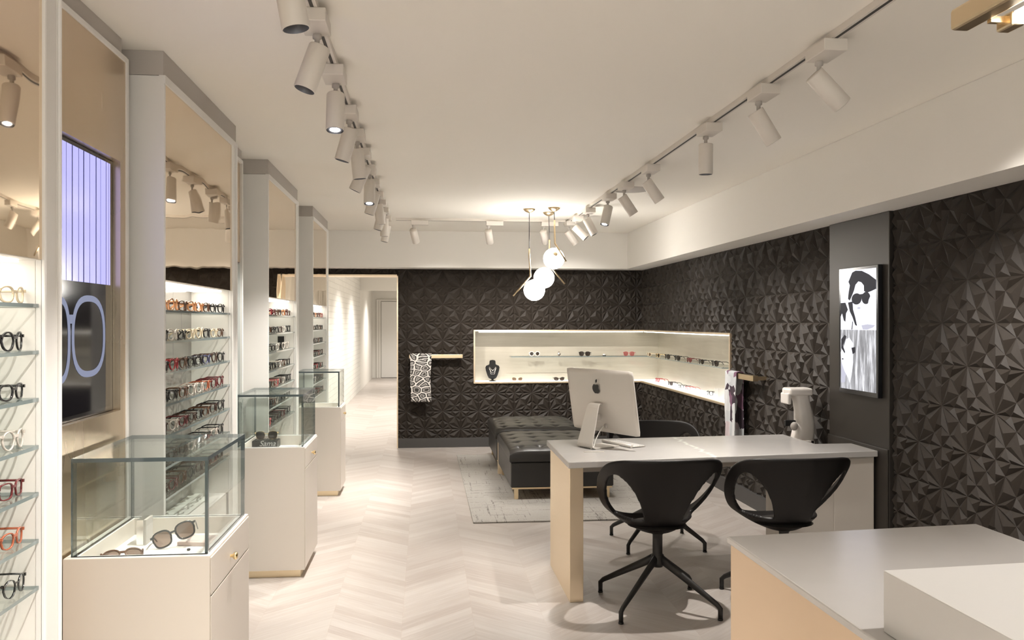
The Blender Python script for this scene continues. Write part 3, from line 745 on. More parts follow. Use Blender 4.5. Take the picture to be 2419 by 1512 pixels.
# inside the show cases
Z = .7285
t = thing('card_box', 'flat pink and white card under the large black sunglasses', 'card', (-.84, 3.36, Z))
MB().prism([(-.905,3.31),(-.80,3.29),(-.775,3.40),(-.88,3.42)], Z, Z+.014).build('box', ['paper'], t, .001)
MB().prism([(-.88,3.33),(-.83,3.32),(-.827,3.335),(-.877,3.345)], Z+.014, Z+.0145).build('print', ['textgrey'], t)
glasses((-.895, 3.27, Z+.020), -.55, 'big', 'black', 'large black sunglasses with brown lenses tilted on a card in the nearest case', None, 'lens_brown', .0062, rot=(math.radians(-10), math.radians(-20), math.radians(14)), cat='sunglasses')
glasses((-1.035, 3.13, Z+.003), .3, 'oval', 'tortoise', 'tortoiseshell sunglasses lying at the front left of the nearest case', None, 'lens_brown', .005, rot=(math.radians(-50), 0, math.radians(25)), cat='sunglasses')
t = thing('mirror_block', 'small upright mirrored block inside the nearest show case', 'display block', (-1.04, 3.37, Z))
MB().box(-1.055, -1.030, 3.33, 3.41, Z, Z+.093).build('block', ['silver'], t, .001)
MB().box(-1.0295, -1.020, 3.33, 3.41, Z, Z+.093).build('side_face', ['head_band'], t, .001)
for px_, py_, l_ in ((-.845, 3.24, 'tiny black stone on the tray right of the big sunglasses'), (-.95, 3.12, 'tiny black stone at the front edge of the nearest tray')):
    tag(MB().sphere((px_, py_, Z+.0035), .007, 0, 8, (1,1.2,.6)).build('pebble', ['black']), l_, 'stone')
Z2 = .7285
t = thing('brand_box', 'black ribbed box with white script lettering in the middle case', 'box', (-1.035, 5.87, Z2))
bx = MB().box(-1.115, -.955, 5.80, 5.93, Z2, Z2+.046)
for k in range(9): bx.box(-1.113+k*.0178, -1.104+k*.0178, 5.802, 5.928, Z2+.046, Z2+.049)
bx.build('box', ['black'], t, .001)
cu = bpy.data.curves.new('lettering', 'FONT'); cu.body = 'Sama'; cu.size = .050; cu.shear = .35; cu.extrude = .0004; cu.align_x = 'LEFT'; cu.align_y = 'BOTTOM'
cu.materials.append(MATS['textgrey'])
lt0 = bpy.data.objects.new('lettering', cu); COL.objects.link(lt0); bpy.context.view_layer.update()
lm_ = bpy.data.meshes.new_from_object(lt0.evaluated_get(bpy.context.evaluated_depsgraph_get())); bpy.data.objects.remove(lt0); bpy.data.curves.remove(cu)
lt = bpy.data.objects.new('lettering', lm_); COL.objects.link(lt); lt.parent = t; lt.location = (-.035, 5.799-5.87, .006); lt.rotation_euler = (PI/2, 0, 0)
glasses((-1.035, 5.87, Z2+.0495), 0, 'big', 'gold', 'gold aviator sunglasses with dark lenses on the black lettered box', None, 'lens_dark', .0016, rot=(0,0,.12), cat='sunglasses')
glasses((-1.065, 5.70, Z2+.003), 0, 'oval', 'tortoise', 'tortoiseshell glasses lying in front of the black lettered box', None, 'lens', .0045, rot=(math.radians(-65),0,.15), cat='eyeglasses')
t = thing('glass_disc', 'small clear round dish on the tray of the middle case', 'dish', (-.88, 5.76, Z2))
MB().lathe([(0,0),(.034,0),(.036,.006),(.034,.008),(.028,.004),(0,.004)], (-.88,5.76,Z2+.0005)).build('dish', ['silver'], t)

# ------------------------------------------------------------------ things in the niche
gN = 'items on the niche shelf'
def nitem(*a, **k): return glasses(*a, **k)
zS = SH+.0005
YN = YW+.10
nitem((1.386, YN, zS), 0, 'round', 'white', 'white round sunglasses at the left of the niche glass shelf', None, 'lens_dark', .0085, cat='sunglasses')
nitem((2.026, YN, zS), 0, 'big', 'black', 'black mirrored sunglasses, second pair along the niche glass shelf', None, 'lens_dark', .0035, rot=(0,0,-.3), cat='sunglasses')
nitem((2.60, YN, zS), 0, 'big', 'pink', 'pink tinted sunglasses on the niche shelf near the corner', None, 'lens_pink', .0022, rot=(0,0,-.35), cat='sunglasses')
nitem((.0+1.165, YN, NZ0+.001), 0, 'cat', 'cream', 'beige cat eye sunglasses on the niche base beside the necklace bust', None, 'lens_brown', .005, cat='sunglasses')
nitem((1.70, YN, NZ0+.001), 0, 'cat', 'black', 'black cat eye sunglasses on the niche base left of the computer', None, 'lens_dark', .0028, cat='sunglasses')
def watch(x_, y_, z_, lab):
    t = thing('watch', lab, 'watch', (x_, y_, z_))
    MB().lathe([(0,-.005),(.019,-.005),(.021,0),(.019,.006),(0,.006)], (x_, y_, z_+.030), (0,-1,.25)).build('watch_case', ['steel'], t)
    MB().tube([(x_, y_+.004, z_+.048), (x_, y_+.022, z_+.054), (x_, y_+.042, z_+.040), (x_, y_+.045, z_+.014), (x_, y_+.022, z_+.003), (x_, y_+.006, z_+.012)], [(.002,.010)]*6, 8, flat=(0,0,1)).build('strap', ['fr_tortoise'], t)
watch(1.70, YN, zS, 'wristwatch standing on the niche glass shelf')
t = thing('ring_dish', 'small black and white ring stand on the niche glass shelf', 'ring stand', (2.28, YN, zS))
MB().lathe([(.0,0),(.022,0),(.024,.010),(.0,.010)], (2.28,YN,zS)).build('base', ['black'], t)
MB().lathe([(.0,.024),(.014,.023),(.020,.0105),(.0,.0105)], (2.28,YN,zS)).build('top', ['white_top'], t)
XN = XW+.10
sp = [(10.82,'cream','cream sunglasses','lens_brown'),(10.40,'gold','gold rimmed dark sunglasses','lens_dark'),(9.985,'gunmetal','black sunglasses with metal rims','lens_dark'),(9.58,'black','large mirrored black sunglasses','lens_dark'),
      (9.13,'maroon','dark red round sunglasses','lens_pink'),(8.72,'black','round black sunglasses','lens_dark'),(8.30,'black','black sunglasses with wide temples','lens_dark')]
for i, (yy, c_, l_, lm) in enumerate(sp):
    nitem((XN-.03, yy, zS), -PI/2+.15+PI, ['oval','round','big','big','round','round','big'][i], c_, '%s on the right hand glass shelf, %s from the near end' % (l_, ['seventh','sixth','fifth','fourth','third','second','first'][i]), 'sunglasses on the right hand niche shelf', lm, .003 if i else .005, rot=(0,0,-PI/2+.12), cat='sunglasses')
bp = [(10.60,'red','red sunglasses on the niche base just right of the corner','lens_pink'),(10.03,'gunmetal','grey lensed sunglasses on the right niche base','lens_dark'),(9.60,'gunmetal','fine metal eyeglasses on the right niche base','lens'),
      (9.35,'pink','pale pink eyeglasses on the right niche base','lens'),(8.60,'black','black eyeglasses on the niche base beside the white block','lens')]
for i, (yy, c_, l_, lm) in enumerate(bp):
    nitem((XW+.12, yy, NZ0+.001), 0, ['round','square','half','oval','square'][i], c_, l_, 'eyewear on the right niche base', lm, .0018 if i in (2,3) else .0036, rot=(0,0,-PI/2+.12), cat='eyeglasses')
tag(MB().box(XW+.06, XW+.16, 8.16, 8.26, NZ0+.0005, NZ0+.10).build('display_block', ['cab_white'], None, .002), 'small white cube near the end of the right niche base', 'display block')
# necklace bust
bx_, by_, bz_ = .853, YW+.13, NZ0+.0005
t = thing('necklace_bust', 'black velvet necklace bust at the left end of the niche', 'jewellery bust', (bx_, by_, bz_))
MB().lathe([(0,0),(.048,0),(.048,.006),(.014,.012),(.012,.03)], (bx_,by_,bz_), n_=24).build('foot', ['velvet'], t)
def bust():
    mb = MB(); prof = [(.026,.020,.018),(.040,.048,.026),(.075,.066,.030),(.13,.083,.032),(.172,.090,.030),(.195,.080,.028),(.205,.052,.028),(.214,.040,.028),(.25,.038,.030),(.262,.030,.026),(.268,.0,.0)]
    vs = []; n_ = 28
    for (z_, rx, ry) in prof:
        for k in range(n_): vs.append((bx_+rx*math.cos(2*PI*k/n_), by_+ry*math.sin(2*PI*k/n_)-.0, bz_+z_))
    mb.add(vs, [(i*n_+k, i*n_+(k+1)%n_, (i+1)*n_+(k+1)%n_, (i+1)*n_+k) for i in range(len(prof)-1) for k in range(n_)]+[list(range(n_))], 0, True)
    return mb
bust().build('torso', ['velvet'], t)
for i, dr in enumerate((.055, .085, .105)):
    pts = [(bx_+sx*(.040+.004*i), by_-.012, bz_+.205) for sx in (-1,)]
    w_ = .048+.004*i
    pth = [Vector((bx_-w_, by_-.015, bz_+.196)), Vector((bx_-w_*.62, by_-.034, bz_+.196-dr*.55)), Vector((bx_-.012-i*.005, by_-.036, bz_+.196-dr)), Vector((bx_+.012+i*.005, by_-.036, bz_+.196-dr)), Vector((bx_+w_*.62, by_-.034, bz_+.196-dr*.55)), Vector((bx_+w_, by_-.015, bz_+.196))]
    nk = MB().tube(pth, .0024, 8)
    if i == 0: nk.sphere((bx_, by_-.036, bz_+.134), .007, 0, 10)
    tag(nk.build('necklace', ['silver']), ['shortest silver necklace on the black bust, with a pendant', 'middle silver necklace on the black bust', 'longest silver necklace on the black bust'][i], 'necklace', 'silver necklaces on the bust')

# ------------------------------------------------------------------ consulting desk
t = thing('desk', 'long white topped desk carrying the computer, champagne panel leg', 'desk', (1.6, 5.2, 0))
HD = .78
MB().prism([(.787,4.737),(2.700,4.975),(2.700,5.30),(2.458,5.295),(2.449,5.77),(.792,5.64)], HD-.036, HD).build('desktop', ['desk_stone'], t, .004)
MB().prism([(.798,4.760),(.876,4.772),(.876,5.52),(.798,5.51)], 0, HD-.037).build('panel_leg', ['champagne'], t, .002)
MB().prism([(.877,5.12),(2.13,5.27),(2.13,5.29),(.877,5.14)], .655, HD-.037).build('apron', ['lacquer'], t, .002)
cb = MB().prism([(2.13,4.935),(2.690,5.003),(2.690,5.285),(2.13,5.285)], 0, HD-.037).build('pedestal', ['lacquer'], t, .002)
for a, e in ((2.14, 2.418), (2.424, 2.685)):
    ya = lambda q: 4.935+(q-2.13)*.1214
    MB().prism([(a,ya(a)-.003),(e,ya(e)-.003),(e,ya(e)-.0005),(a,ya(a)-.0005)], .03, HD-.045).build('front_panel', ['lacquer'], t, .001)

# instrument behind the desk, on its own stand
t = thing('eye_test_instrument', 'white upright eye testing instrument behind the desk beside the pillar', 'instrument', (2.58, 5.82, 0))
ix, iy = 2.585, 5.82
def arch():
    mb = MB(); rings = []
    # (z, x centre, half width, y half depth)
    for z_, xc, hw, hd in ((.70,2.600,.075,.07),(.78,2.612,.070,.065),(.86,2.620,.062,.06),(.94,2.612,.055,.055),(1.00,2.600,.052,.055),(1.05,2.585,.055,.06),(1.075,2.580,.058,.06)):
        n_ = 20; rings.append([(xc+hw*math.copysign(abs(math.cos(2*PI*k/n_))**.6, math.cos(2*PI*k/n_)), iy+hd*math.copysign(abs(math.sin(2*PI*k/n_))**.6, math.sin(2*PI*k/n_)), z_) for k in range(n_)])
    vs = [q for r_ in rings for q in r_]; n_ = 20
    mb.add(vs, [(i*n_+k, i*n_+(k+1)%n_, (i+1)*n_+(k+1)%n_, (i+1)*n_+k) for i in range(len(rings)-1) for k in range(n_)]+[list(range(n_))[::-1], list(range((len(rings)-1)*n_, len(rings)*n_))], 0, True)
    return mb
arch().build('column', ['device'], t)
MB().prism([(2.490,iy-.075),(2.655,iy-.075),(2.665,iy+.03),(2.655,iy+.07),(2.490,iy+.07),(2.475,iy)], 1.045, 1.095).build('head_rest', ['device'], t, .016, seg=4)
MB().prism([(2.475,iy-.07),(2.50,iy-.07),(2.50,iy+.06),(2.475,iy+.06)], .985, 1.06).build('brow_guard', ['device'], t, .008, seg=3)
MB().box(2.465, 2.54, iy-.05, iy-.02, .835, .875).build('chin_rest', ['black'], t, .003)
MB().sphere((2.525, iy-.055, .835), .025, 0, 14, (1.1,.8,1.2)).build('adjusting_knob', ['head_band'], t)
MB().box(2.55, 2.668, iy-.10, iy+.08, .645, .70).box(2.50, 2.66, iy-.09, iy+.07, .70, .74).build('base', ['device'], t, .01, seg=3)
MB().box(2.632, 2.650, iy-.0905, iy-.0895, .72, .738).build('switch', ['black'], t)
MB().box(2.46, 2.68, iy-.12, iy+.12, .622, .645).build('stand_top', ['device'], t, .004)
MB().tube([(2.585,iy,.03),(2.585,iy,.622)], .03, 16).build('stand_post', ['steel'], t)
MB().box(2.47, 2.69, iy-.13, iy+.13, 0, .03).build('stand_foot', ['device'], t, .008)

# ------------------------------------------------------------------ desktop computer
TL = Vector((.0,0,0))
A = Vector((.932, 5.502)); B = Vector((1.248, 5.059))        # far-left and near-right ends of the panel in plan (world)
A, B = Vector((.936, 5.583)), Vector((1.239, 5.042))
dirv = (B-A).normalized(); ctr = (A+B)/2; ang = math.atan2(dirv.y, dirv.x)
im = thing('desktop_computer', 'silver all in one desktop computer seen from behind on the desk', 'computer', (ctr.x, ctr.y, HD), ang)
# local frame: x along the panel, +y = towards the user (screen side)
Wd, tilt = .62, math.radians(9)
def tl(x_, z_, y_=0):      # point on the tilted back plane; y_ in front of it
    zz = z_-.30; return (x_, y_*math.cos(tilt)-zz*math.sin(tilt), .30+zz*math.cos(tilt)+y_*math.sin(tilt))
def panel(z0, z1, K=18, J=14):
    mb = MB(); vs = []
    for i in range(K+1):
        for j in range(J+1):
            u = -1+2*i/K; v = -1+2*j/J
            x_ = u*Wd/2; z_ = (z0+z1)/2+v*(z1-z0)/2
            bulge = -.030*(1-abs(u)**2.2)*(1-abs(v)**2.2)
            r_ = .016; ex = max(0, abs(x_)-(Wd/2-r_)); ez = max(0, abs(z_-(z0+z1)/2)-((z1-z0)/2-r_)); 
            if ex > 0 and ez > 0:
                l = math.hypot(ex, ez)
                if l > 0: 
                    q = max(ex, ez)/l
                    x_ = math.copysign(Wd/2-r_+ex*q, x_); z_ = (z0+z1)/2+math.copysign((z1-z0)/2-r_+ez*q, z_-(z0+z1)/2)
            vs.append(tl(x_, z_, bulge))
    F_ = [(i*(J+1)+j, (i+1)*(J+1)+j, (i+1)*(J+1)+j+1, i*(J+1)+j+1) for i in range(K) for j in range(J)]
    mb.add(vs, F_, 0, True)
    # thin rim and glass front
    border = [(i,0) for i in range(K)]+[(K,j) for j in range(J)]+[(i,J) for i in range(K,0,-1)]+[(0,j) for j in range(J,0,-1)]
    bp_ = [Vector(vs[i*(J+1)+j]) for i, j in border]; n_ = len(bp_); nrm = Vector((0, math.cos(tilt), math.sin(tilt)))
    fr_ = [q+nrm*.006 for q in bp_]
    mb.add(bp_+fr_, [(k, (k+1)%n_, n_+(k+1)%n_, n_+k) for k in range(n_)], 0)
    mb.add(fr_, [list(range(n_))], 1)
    return mb
panel(.085, .480).build('display_housing', ['alum', 'bezel'], im, world=False)
# stand: bent aluminium strip
sw = .085
def strip(path, w_, th):
    mb = MB(); vs = []
    for i, (y_, z_) in enumerate(path):
        a = path[max(i-1,0)]; b_ = path[min(i+1,len(path)-1)]; d_ = Vector((b_[0]-a[0], b_[1]-a[1])).normalized(); nn = Vector((-d_.y, d_.x))
        ww = w_(i/(len(path)-1)) if callable(w_) else w_
        for sx in (-1, 1):
            for so in (-1, 1): vs.append((sx*ww, y_+nn.x*th/2*so, z_+nn.y*th/2*so))
    fs = []
    for i in range(len(path)-1):
        a = i*4; b_ = a+4
        fs += [(a,a+2,b_+2,b_),(a+1,b_+1,b_+3,a+3),(a,b_,b_+1,a+1),(a+2,a+3,b_+3,b_+2)]
    fs += [(0,1,3,2), (len(vs)-4, len(vs)-2, len(vs)-1, len(vs)-3)]
    return mb.add(vs, fs, 0)
pth = [(-.025,.262),(-.045,.27),(-.06,.262),(-.068,.245)]+[(-.068-.062*k/5, .245-.215*k/5) for k in range(1,6)]+[(-.130,.018),(-.124,.009),(-.11,.005)]+[(-.11+.19*k/4, .005) for k in range(1,5)]
strip(pth, lambda s_: .042+.036*min(1, s_*1.5), .007).build('stand', ['alum'], im, .0015, world=False)
hole = MB().lathe([(0,0),(.024,0),(.024,.0015),(0,.0015)], (0,-.1053,.115), (0,-1,.29), 28); hole.build('cable_hole', ['silver'], im, world=False)
MB().box(-.018, .018, -.05, -.022, .165, .205).build('hinge', ['head_band'], im, world=False)
MB().tube([(.05,-.03,.135),(.052,-.06,.10),(.045,-.085,.05),(.05,-.105,.008),(.055,-.13,.004)], .0028, 8).build('power_cable', ['white_top'], im, world=False)
MB().lathe([(0,0),(.015,0),(.015,.004),(0,.004)], tl(.05,.135,-.031), (0,-1,0), 18).build('power_socket', ['head_band'], im, world=False)
# fruit shaped emblem with a bite and a leaf
def emblem():
    mb = MB(); cz = .365; R0 = .034; pts = []
    for k in range(60):
        a = 2*PI*k/60; ca, sa = math.cos(a), math.sin(a)
        r_ = R0*(1+.05*math.cos(2*a))
        x_, z_ = r_*ca*.98, r_*sa*1.02
        if sa > .86: z_ -= .0075*(sa-.86)/.14
        if sa < -.86: z_ += .0045*(-sa-.86)/.14
        if sa < 0: x_ *= 1-.20*(-sa)**1.5
        # bite, seen from behind on the viewer's right = local +x
        bx2, bz2, br = .0385, .007, .0165
        d_ = math.hypot(x_-bx2, z_-bz2)
        if d_ < br: x_ = bx2-(max(br*br-(z_-bz2)**2, 0))**.5
        pts.append((x_, z_))
    mb.add([tl(p_[0], cz+p_[1], -.0325) for p_ in pts]+[tl(0, cz, -.0325)], [(k, (k+1)%60, 60) for k in range(60)], 0)
    lf = [(.001+.017*s_+w_*.0068*math.sin(PI*s_), .037+.025*s_-w_*.0046*math.sin(PI*s_)) for s_, w_ in [(k/8, 1) for k in range(9)]+[(k/8, -1) for k in range(7, 0, -1)]]
    mb.add([tl(p_[0], cz+p_[1], -.0325) for p_ in lf], [list(range(len(lf)))], 0)
    return mb
emblem().build('emblem', ['black'], im, world=False)
# keyboard
kb = thing('keyboard', 'thin silver keyboard lying on the desk beside the computer stand', 'keyboard', (1.245, 5.385, HD), math.radians(-66))
MB().prism([(-.15,-.055),(.15,-.055),(.15,.055),(-.15,.055)], .004, .008).build('tray', ['alum'], kb, .001, world=False)
MB().tube([(-.15,-.052,.010),(.15,-.052,.010)], .0095, 14).build('battery_tube', ['alum'], kb, world=False)
ks = MB()
for r_ in range(5):
    for c_ in range(14): ks.box(-.143+c_*.0205, -.126+c_*.0205, -.030+r_*.017, -.016+r_*.017, .008, .010)
ks.build('key_block', ['white_top'], kb, world=False)
tag(MB().box(1.00-.06, 1.00+.06, 5.085, 5.105, HD+.0003, HD+.003).build('cable_cover', ['alum'], None), 'thin metal cable cover on the desk in front of the computer stand', 'cable cover')

# ------------------------------------------------------------------ chairs
def ss(a, b, x_): 
    t_ = max(0, min(1, (x_-a)/(b-a))); return t_*t_*(3-2*t_)
def lerp_tab(tab, x_):
    for (a, va), (b, vb) in zip(tab, tab[1:]):
        if x_ <= b: 
            t_ = (x_-a)/(b-a); t_ = t_*t_*(3-2*t_) if False else t_; return va+(vb-va)*t_
    return tab[-1][1]
RIM = [(0,.835),(30,.835),(52,.832),(68,.805),(82,.735),(96,.655),(110,.575),(124,.508),(138,.468),(155,.452),(180,.447)]
RAD = [(0,.255),(25,.27),(50,.325),(70,.345),(90,.335),(110,.315),(130,.295),(155,.245),(180,.235)]
def smooth_tab(tab, x_, w_=7):
    return sum(lerp_tab(tab, min(180, abs(x_+d_*w_/2)) if x_+d_*w_/2 <= 180 else 360-(x_+d_*w_/2)) for d_ in (-2,-1,0,1,2))/5
def shell_pt(th, v):
    a = abs(th); hr = smooth_tab(RIM, a); rd = smooth_tab(RAD, a)
    z_ = .405+(hr-.405)*(v**1.9)
    f_ = (v**.80)
    # upright back leans outward toward the top
    r_ = rd*f_*(.86+.14*v)
    t_ = math.radians(th)
    return Vector((math.sin(t_)*r_, -math.cos(t_)*r_, z_))
def hole_h(th, v):
    """negative inside the arm opening"""
    a = abs(th); p_ = shell_pt(th, v); hr = smooth_tab(RIM, a); z_ = p_.z
    thp = lerp_tab([(.40,43),(.50,42),(.58,41),(.65,44),(.71,50),(.77,61),(.83,76)], z_)
    d1 = (thp-a)*PI/180*.27
    d2 = z_-(hr-(.060+.018*ss(60,85,a)-.012*ss(100,130,a)))
    d3 = .488-z_
    k = .012
    m_ = max(d1, d2, d3)
    return m_+k*math.log(sum(math.exp((d_-m_)/k) for d_ in (d1, d2, d3)))
def chair_shell():
    NT, NV = 120, 36
    H = {}; mb = MB(); vs = [shell_pt(0, 0.0001)]; idx = {}; cut = {}
    def tv(i, j): return (-180+360*i/NT, j/NV)
    for i in range(NT):
        for j in range(1, NV+1): idx[i, j] = len(vs); vs.append(shell_pt(*tv(i, j))); H[i, j] = hole_h(*tv(i, j)) if j > 8 else 1
    def edge(a, b):
        k = tuple(sorted((a, b)))
        if k not in cut:
            (ia, ja), (ib, jb) = k; xa, xb = ia, ib
            if abs(ia-ib) > 1: xa, xb = (ia+NT if ia == 0 else ia), (ib+NT if ib == 0 else ib)
            ha, hb = H[k[0]], H[k[1]]; t_ = min(.93, max(.07, ha/(ha-hb)))
            for _ in range(2):
                hm = hole_h(*tv(xa+(xb-xa)*t_, ja+(jb-ja)*t_))
                if hm*ha > 0: t_ = t_+(1-t_)*hm/(hm-hb) if hm != hb else t_
                elif hm != ha: t_ = t_*ha/(ha-hm)
            t_ = min(.93, max(.07, t_))
            cut[k] = len(vs); vs.append(shell_pt(*tv(xa+(xb-xa)*t_, ja+(jb-ja)*t_)))
        return cut[k]
    fs = []
    for i in range(NT):
        k = (i+1) % NT; fs.append((0, idx[k,1], idx[i,1]))
        for j in range(1, NV):
            q = [(i,j),(k,j),(k,j+1),(i,j+1)]; hs = [H[p_] for p_ in q]
            if min(hs) >= 0: fs.append([idx[p_] for p_ in q]); continue
            if max(hs) < 0: continue
            poly = []
            for m_ in range(4):
                a_, b_ = q[m_], q[(m_+1)%4]
                if H[a_] >= 0: poly.append(idx[a_])
                if (H[a_] >= 0) != (H[b_] >= 0): poly.append(edge(a_, b_))
            if len(poly) > 2: fs.append(poly)
    mb.add(vs, fs, 0, True)
    used = sorted({v for f_ in mb.f for v in f_}); rm = {v: n_ for n_, v in enumerate(used)}
    mb.v = [mb.v[v] for v in used]; mb.f = [[rm[v] for v in f_] for f_ in mb.f]
    return mb
shell_me = chair_shell().mesh('shell', ['chair_shell'])
def make_chair(label, group):
    t = thing('swivel_chair', label, 'chair', (0,0,0), 0, group)
    o = link('shell', shell_me, t)
    s1 = o.modifiers.new('thick', 'SOLIDIFY'); s1.thickness = .020; s1.offset = 0
    s2 = o.modifiers.new('round', 'SUBSURF'); s2.levels = 1; s2.render_levels = 1
    cs = MB(); pv = []
    for r_ in (0, .10, .14, .155):
        for k in range(24): pv.append((math.sin(2*PI*k/24)*r_*1.05, -math.cos(2*PI*k/24)*r_*.95+.01, .452+(.005 if r_ < .12 else -.010 if r_ > .15 else 0)))
    cs.add(pv, [(i*24+k, i*24+(k+1)%24, (i+1)*24+(k+1)%24, (i+1)*24+k) for i in range(3) for k in range(24)], 0, True)
    cs.build('seat_pad', ['leather'], t, world=False)
    MB().lathe([(.0,.405),(.036,.405),(.036,.398),(.027,.39),(.027,.285),(.034,.28),(.036,.235),(.028,.215),(0,.212)], (0,0,0), n_=24).build('post', ['chair_metal'], t, world=False)
    for k in range(4):
        a = PI/4+k*PI/2; c_, s_ = math.cos(a), math.sin(a); e = .372
        lg = MB().tube([(c_*.015, s_*.015, .262), (c_*.07, s_*.07, .232), (c_*(e-.02), s_*(e-.02), .078), (c_*e, s_*e, .060), (c_*e, s_*e, .008)], [(.026,.017),(.022,.015),(.0135,.012),(.0135,.012),(.0125,.0115)], 12, flat=(0,0,1))
        lg.build('leg', ['chair_metal'], t, world=False)
        MB().tube([(c_*e, s_*e, .009), (c_*e, s_*e, 0)], .014, 12).build('foot_glide', ['black'], t, world=False)
    return t
grp = 'tub chairs at the desk'
c1 = make_chair('black tub swivel chair in front of the desk, left one', grp); c1.location = (1.267, 4.665, 0); c1.rotation_euler.z = math.radians(0)
c2 = copy_tree(c1); c2.location = (1.98, 4.655, 0); c2.rotation_euler.z = 0; c2['label'] = 'black tub swivel chair in front of the desk, right one by the pedestal'
c3 = copy_tree(c1); c3.location = (1.616, 5.98, 0); c3.rotation_euler.z = math.radians(180); c3['label'] = 'black tub swivel chair on the far side of the desk'

# ------------------------------------------------------------------ cash counter in the foreground
t = thing('cash_counter', 'low counter with grey stone top and tan side in the foreground', 'counter', (1.34, 1.5, 0))
HC = .90
MB().prism([(.913,2.568),(1.770,2.650),(1.79,.35),(.925,.35)], HC-.02, HC).build('countertop', ['stone'], t, .004)
MB().prism([(.921,2.558),(1.762,2.638),(1.78,.36),(.933,.36)], 0, HC-.021).build('body', ['gold_paint'], t, .002)
o = MB().prism([(.957,1.742),(1.70,1.80),(1.70,.75),(.962,.75)], HC+.0005, HC+.13).build('riser', ['riser'], None, .003)
tag(o, 'plain white block standing on the foreground counter', 'display riser')

# ------------------------------------------------------------------ track lighting
def aim(o, d_): o.rotation_euler = Vector(d_).to_track_quat('-Z', 'Y').to_euler()
SEG = {}
def head_parts():
    if not SEG:
        SEG['can'] = MB().lathe([(0,0),(.037,0),(.039,-.004),(.039,-.165),(.0365,-.167),(.0355,-.160)], (0,0,.03), n_=28).mesh('can', ['fitting'])
        SEG['baffle'] = MB().lathe([(.0358,-.167),(.034,-.150),(.020,-.140),(.0,-.140)], (0,0,.03), n_=28).mesh('baffle', ['black'])
        SEG['lens_on'] = MB().lathe([(.021,-.1455),(0,-.1475)], (0,0,.03), n_=20).mesh('lens', ['lamp_on'])
        SEG['lens_front'] = MB().lathe([(.022,-.1635),(0,-.1655)], (0,0,.03), n_=20).mesh('lens', ['lamp_on'])
    return SEG
def track_head(x_, y_, d_, label, on=True, power=None, axis='y', blend=.85, size=86, far=1):
    """adapter box under the track, stem, can aimed along d_; y_ = near face of the adapter"""
    S = head_parts()
    t = thing('track_spotlight', label, 'track light', (x_, y_, CE), 0, 'track spotlights')
    if axis == 'y':
        MB().box(-.046, .046, 0, .17, -.072, -.026).build('adapter', ['fitting'], t, .003, world=False); sx, sy = 0, .145
    else:
        MB().box(-.09, .09, -.040, .040, -.072, -.026).build('adapter', ['fitting'], t, .003, world=False); sx, sy = -.065, 0
    MB().lathe([(.014,-.072),(.016,-.078),(.016,-.088),(.009,-.092),(.009,-.125)], (sx,sy,0), n_=16).build('stem', ['head_band'], t, world=False)
    c = link('can', S['can'], t); c.location = (sx, sy, -.145); aim(c, d_)
    b_ = link('baffle', S['baffle'], c)
    link('lens', S['lens_front' if abs(d_[0]) < .3 and d_[1] < -.12 else 'lens_on'], c)
    ld = bpy.data.lights.new('beam', 'SPOT'); ld.energy = SPOT_W if power is None else power; ld.color = WARM; ld.spot_size = math.radians(size); ld.spot_blend = blend; ld.shadow_soft_size = .018
    lo = bpy.data.objects.new('beam', ld); COL.objects.link(lo); lo.parent = c; lo.location = (0,0,-.142)
    return t
def track(name, x0, x1, y0, y1, label):
    t = thing(name, label, 'lighting track', ((x0+x1)/2, (y0+y1)/2, CE), 0, 'ceiling tracks')
    MB().box(x0, x1, y0, y1, CE-.026, CE-.0005).build('rail', ['fitting'], t)
    if x1-x0 < y1-y0: MB().box(x0+.012, x1-.012, y0, y1, CE-.0272, CE-.0262).build('slot', ['slot'], t)
    else: MB().box(x0, x1, y0+.012, y1-.012, CE-.0272, CE-.0262).build('slot', ['slot'], t)
track('ceiling_track', -.398, -.362, -1.5, 9.05, 'long white ceiling track on the left, above the show cases')
track('ceiling_track', 1.522, 1.558, -1.5, 9.5, 'long white ceiling track on the right, above the desk')
track('ceiling_track', -.298, 1.50, 9.22, 9.256, 'short white ceiling track crossing the far end of the room')
LH = [(2.33,(.18,.0,-1)),(3.007,(-.33,-.10,-1)),(3.657,(0,-.22,-1)),(4.339,(-.28,.02,-1)),(4.867,(.10,.06,-1)),(5.40,(-.46,.05,-1)),(5.985,(.0,-.26,-1)),(6.557,(-.30,.05,-1)),(7.19,(.13,.08,-1)),(7.669,(-.26,.0,-1)),(8.198,(.0,0.05,-1)),(8.80,(-.20,.0,-1))]
nth = ['first','second','third','fourth','fifth','sixth','seventh','eighth','ninth','tenth','eleventh','twelfth']
for i, (yy, d_) in enumerate(LH):
    track_head(-.38, yy, d_, 'white track spotlight, %s from the near end of the left track' % nth[i], size=66, power=SPOT_W*1.2)
RH = [(3.14,(1,0,-1),1),(3.762,(.64,0,-1),1),(4.524,(0.0,0.03,-1),1.6),(5.759,(.72,0,-1),.9),(6.50,(.68,0,-1),.9),(7.105,(-.27,-.2,-1),1),(8.004,(.52,-.12,-1),.7),(8.62,(.95,-.25,-1),.25),(9.10,(.75,.1,-1),.3)]
for i, (yy, d_, k) in enumerate(RH):
    track_head(1.54, yy, d_, 'white track spotlight, %s from the near end of the right track' % nth[i], power=SPOT_W*k, size=78, blend=1.0)
for i, (xx, d_) in enumerate(((-.05,(.25,.9,-1)), (.74,(.25,.9,-1)), (1.33,(.35,.9,-.9)))):
    track_head(xx, 9.238, d_, ['white spotlight at the left end of the far crossing track', 'white spotlight at the middle of the far crossing track', 'white spotlight behind the pendants on the far crossing track'][i], axis='x')
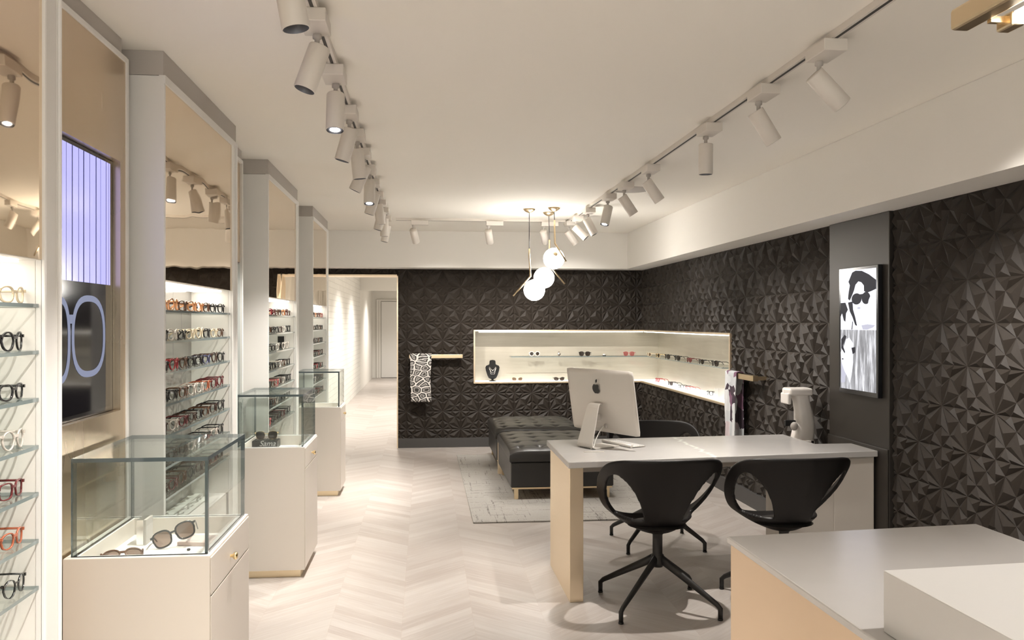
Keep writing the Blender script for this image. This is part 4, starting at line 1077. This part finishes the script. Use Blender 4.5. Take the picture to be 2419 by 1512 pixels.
for i, (yy, d_) in enumerate(((1.75,(-.3,0,-1)),(1.1,(-.2,0,-1)),(.4,(.2,0,-1)),(-.4,(0,0,-1)))):
    track_head(-.38, yy, d_, 'white track spotlight on the left track, out of view above the camera', power=SPOT_W*1.25)
for i, (yy, d_) in enumerate(((1.95,(.8,0,-1)),(1.4,(-.1,0,-1)),(.4,(.5,0,-1)))):
    track_head(1.54, yy, d_, 'white track spotlight on the right track, out of view above the camera', power=SPOT_W*.6)

# ------------------------------------------------------------------ pendants
def pendant(cx, cy, path, cord_end, gl, joint, label):
    t = thing('pendant_lamp', label, 'pendant lamp', (cx, cy, CE), 0, 'globe pendants')
    MB().lathe([(.060,0),(.060,-.004),(.050,-.018),(.025,-.034),(.008,-.040),(0,-.040)], (cx,cy,CE-.0005), n_=28).build('canopy', ['brass'], t)
    MB().tube([(cx,cy,CE-.04), (path[0][0], path[0][1], cord_end)], .0035, 8).build('cord', ['black'], t)
    MB().tube([(path[0][0], path[0][1], cord_end)]+path, .0085, 12).build('rod', ['brass'], t)
    MB().sphere(gl, .102, 0, 36).build('globe', ['globe'], t)
    j = Vector(joint); g_ = Vector(gl); d_ = (g_-j).normalized()
    MB().lathe([(.0,-.008),(.018,-.008),(.024,0),(.020,.010)], tuple(g_-d_*.104), tuple(d_), 20).build('socket', ['brass'], t)
    MB().tube([tuple(j), tuple(g_-d_*.1)], .006, 8).build('stem', ['brass'], t)
# positions from the room: canopy, rod bend and tip
pendant(1.007, 8.37, [(1.007,8.37,2.20),(1.018,8.37,1.993),(.850,8.37,1.800)], 2.26, (1.047,8.30,1.857), (.955,8.37,1.92), 'lowest globe pendant with its brass rod angled down to the left')
pendant(1.232, 8.25, [(1.228,8.20,2.45),(1.226,8.16,2.294),(1.322,8.10,2.120)], 2.52, (1.245,8.36,2.165), (1.250,8.145,2.25), 'highest globe pendant, brass rod crossing in front of the glowing ball')
pendant(1.232, 8.61, [(1.238,8.61,2.25),(1.225,8.61,2.13),(1.392,8.61,1.930)], 2.37, (1.168,8.50,1.985), (1.262,8.61,2.085), 'middle globe pendant hanging farthest back, rod angled down to the right')

# ------------------------------------------------------------------ linear lamp over the counter
t = thing('linear_lamp', 'brass linear lamp with a lit bar in the upper right corner', 'linear lamp', (1.38, 1.5, 2.29))
MB().box(1.315, 1.365, .9, 2.075, 2.282, 2.335).build('main_bar', ['brass'], t, .008)
for yy in (1.96, .90): MB().box(1.400, 1.435, yy, yy+.06, 2.262, 2.298).build('end_cap', ['brass'], t, .006)
MB().box(1.402, 1.433, .96, 1.96, 2.264, 2.296).build('light_bar', ['glow'], t, .006)
for yy in (1.985, .92): MB().box(1.365, 1.400, yy, yy+.015, 2.277, 2.292).build('bridge', ['brass'], t)
for yy in (1.95, 1.05): MB().tube([(1.34,yy,2.335),(1.34,yy,CE-.002)], .004, 8).build('suspension_rod', ['brass'], t)
MB().box(1.20, 1.30, 1.35, 2.02, CE-.05, CE-.0005).build('ceiling_mount', ['white_top'], t, .004)
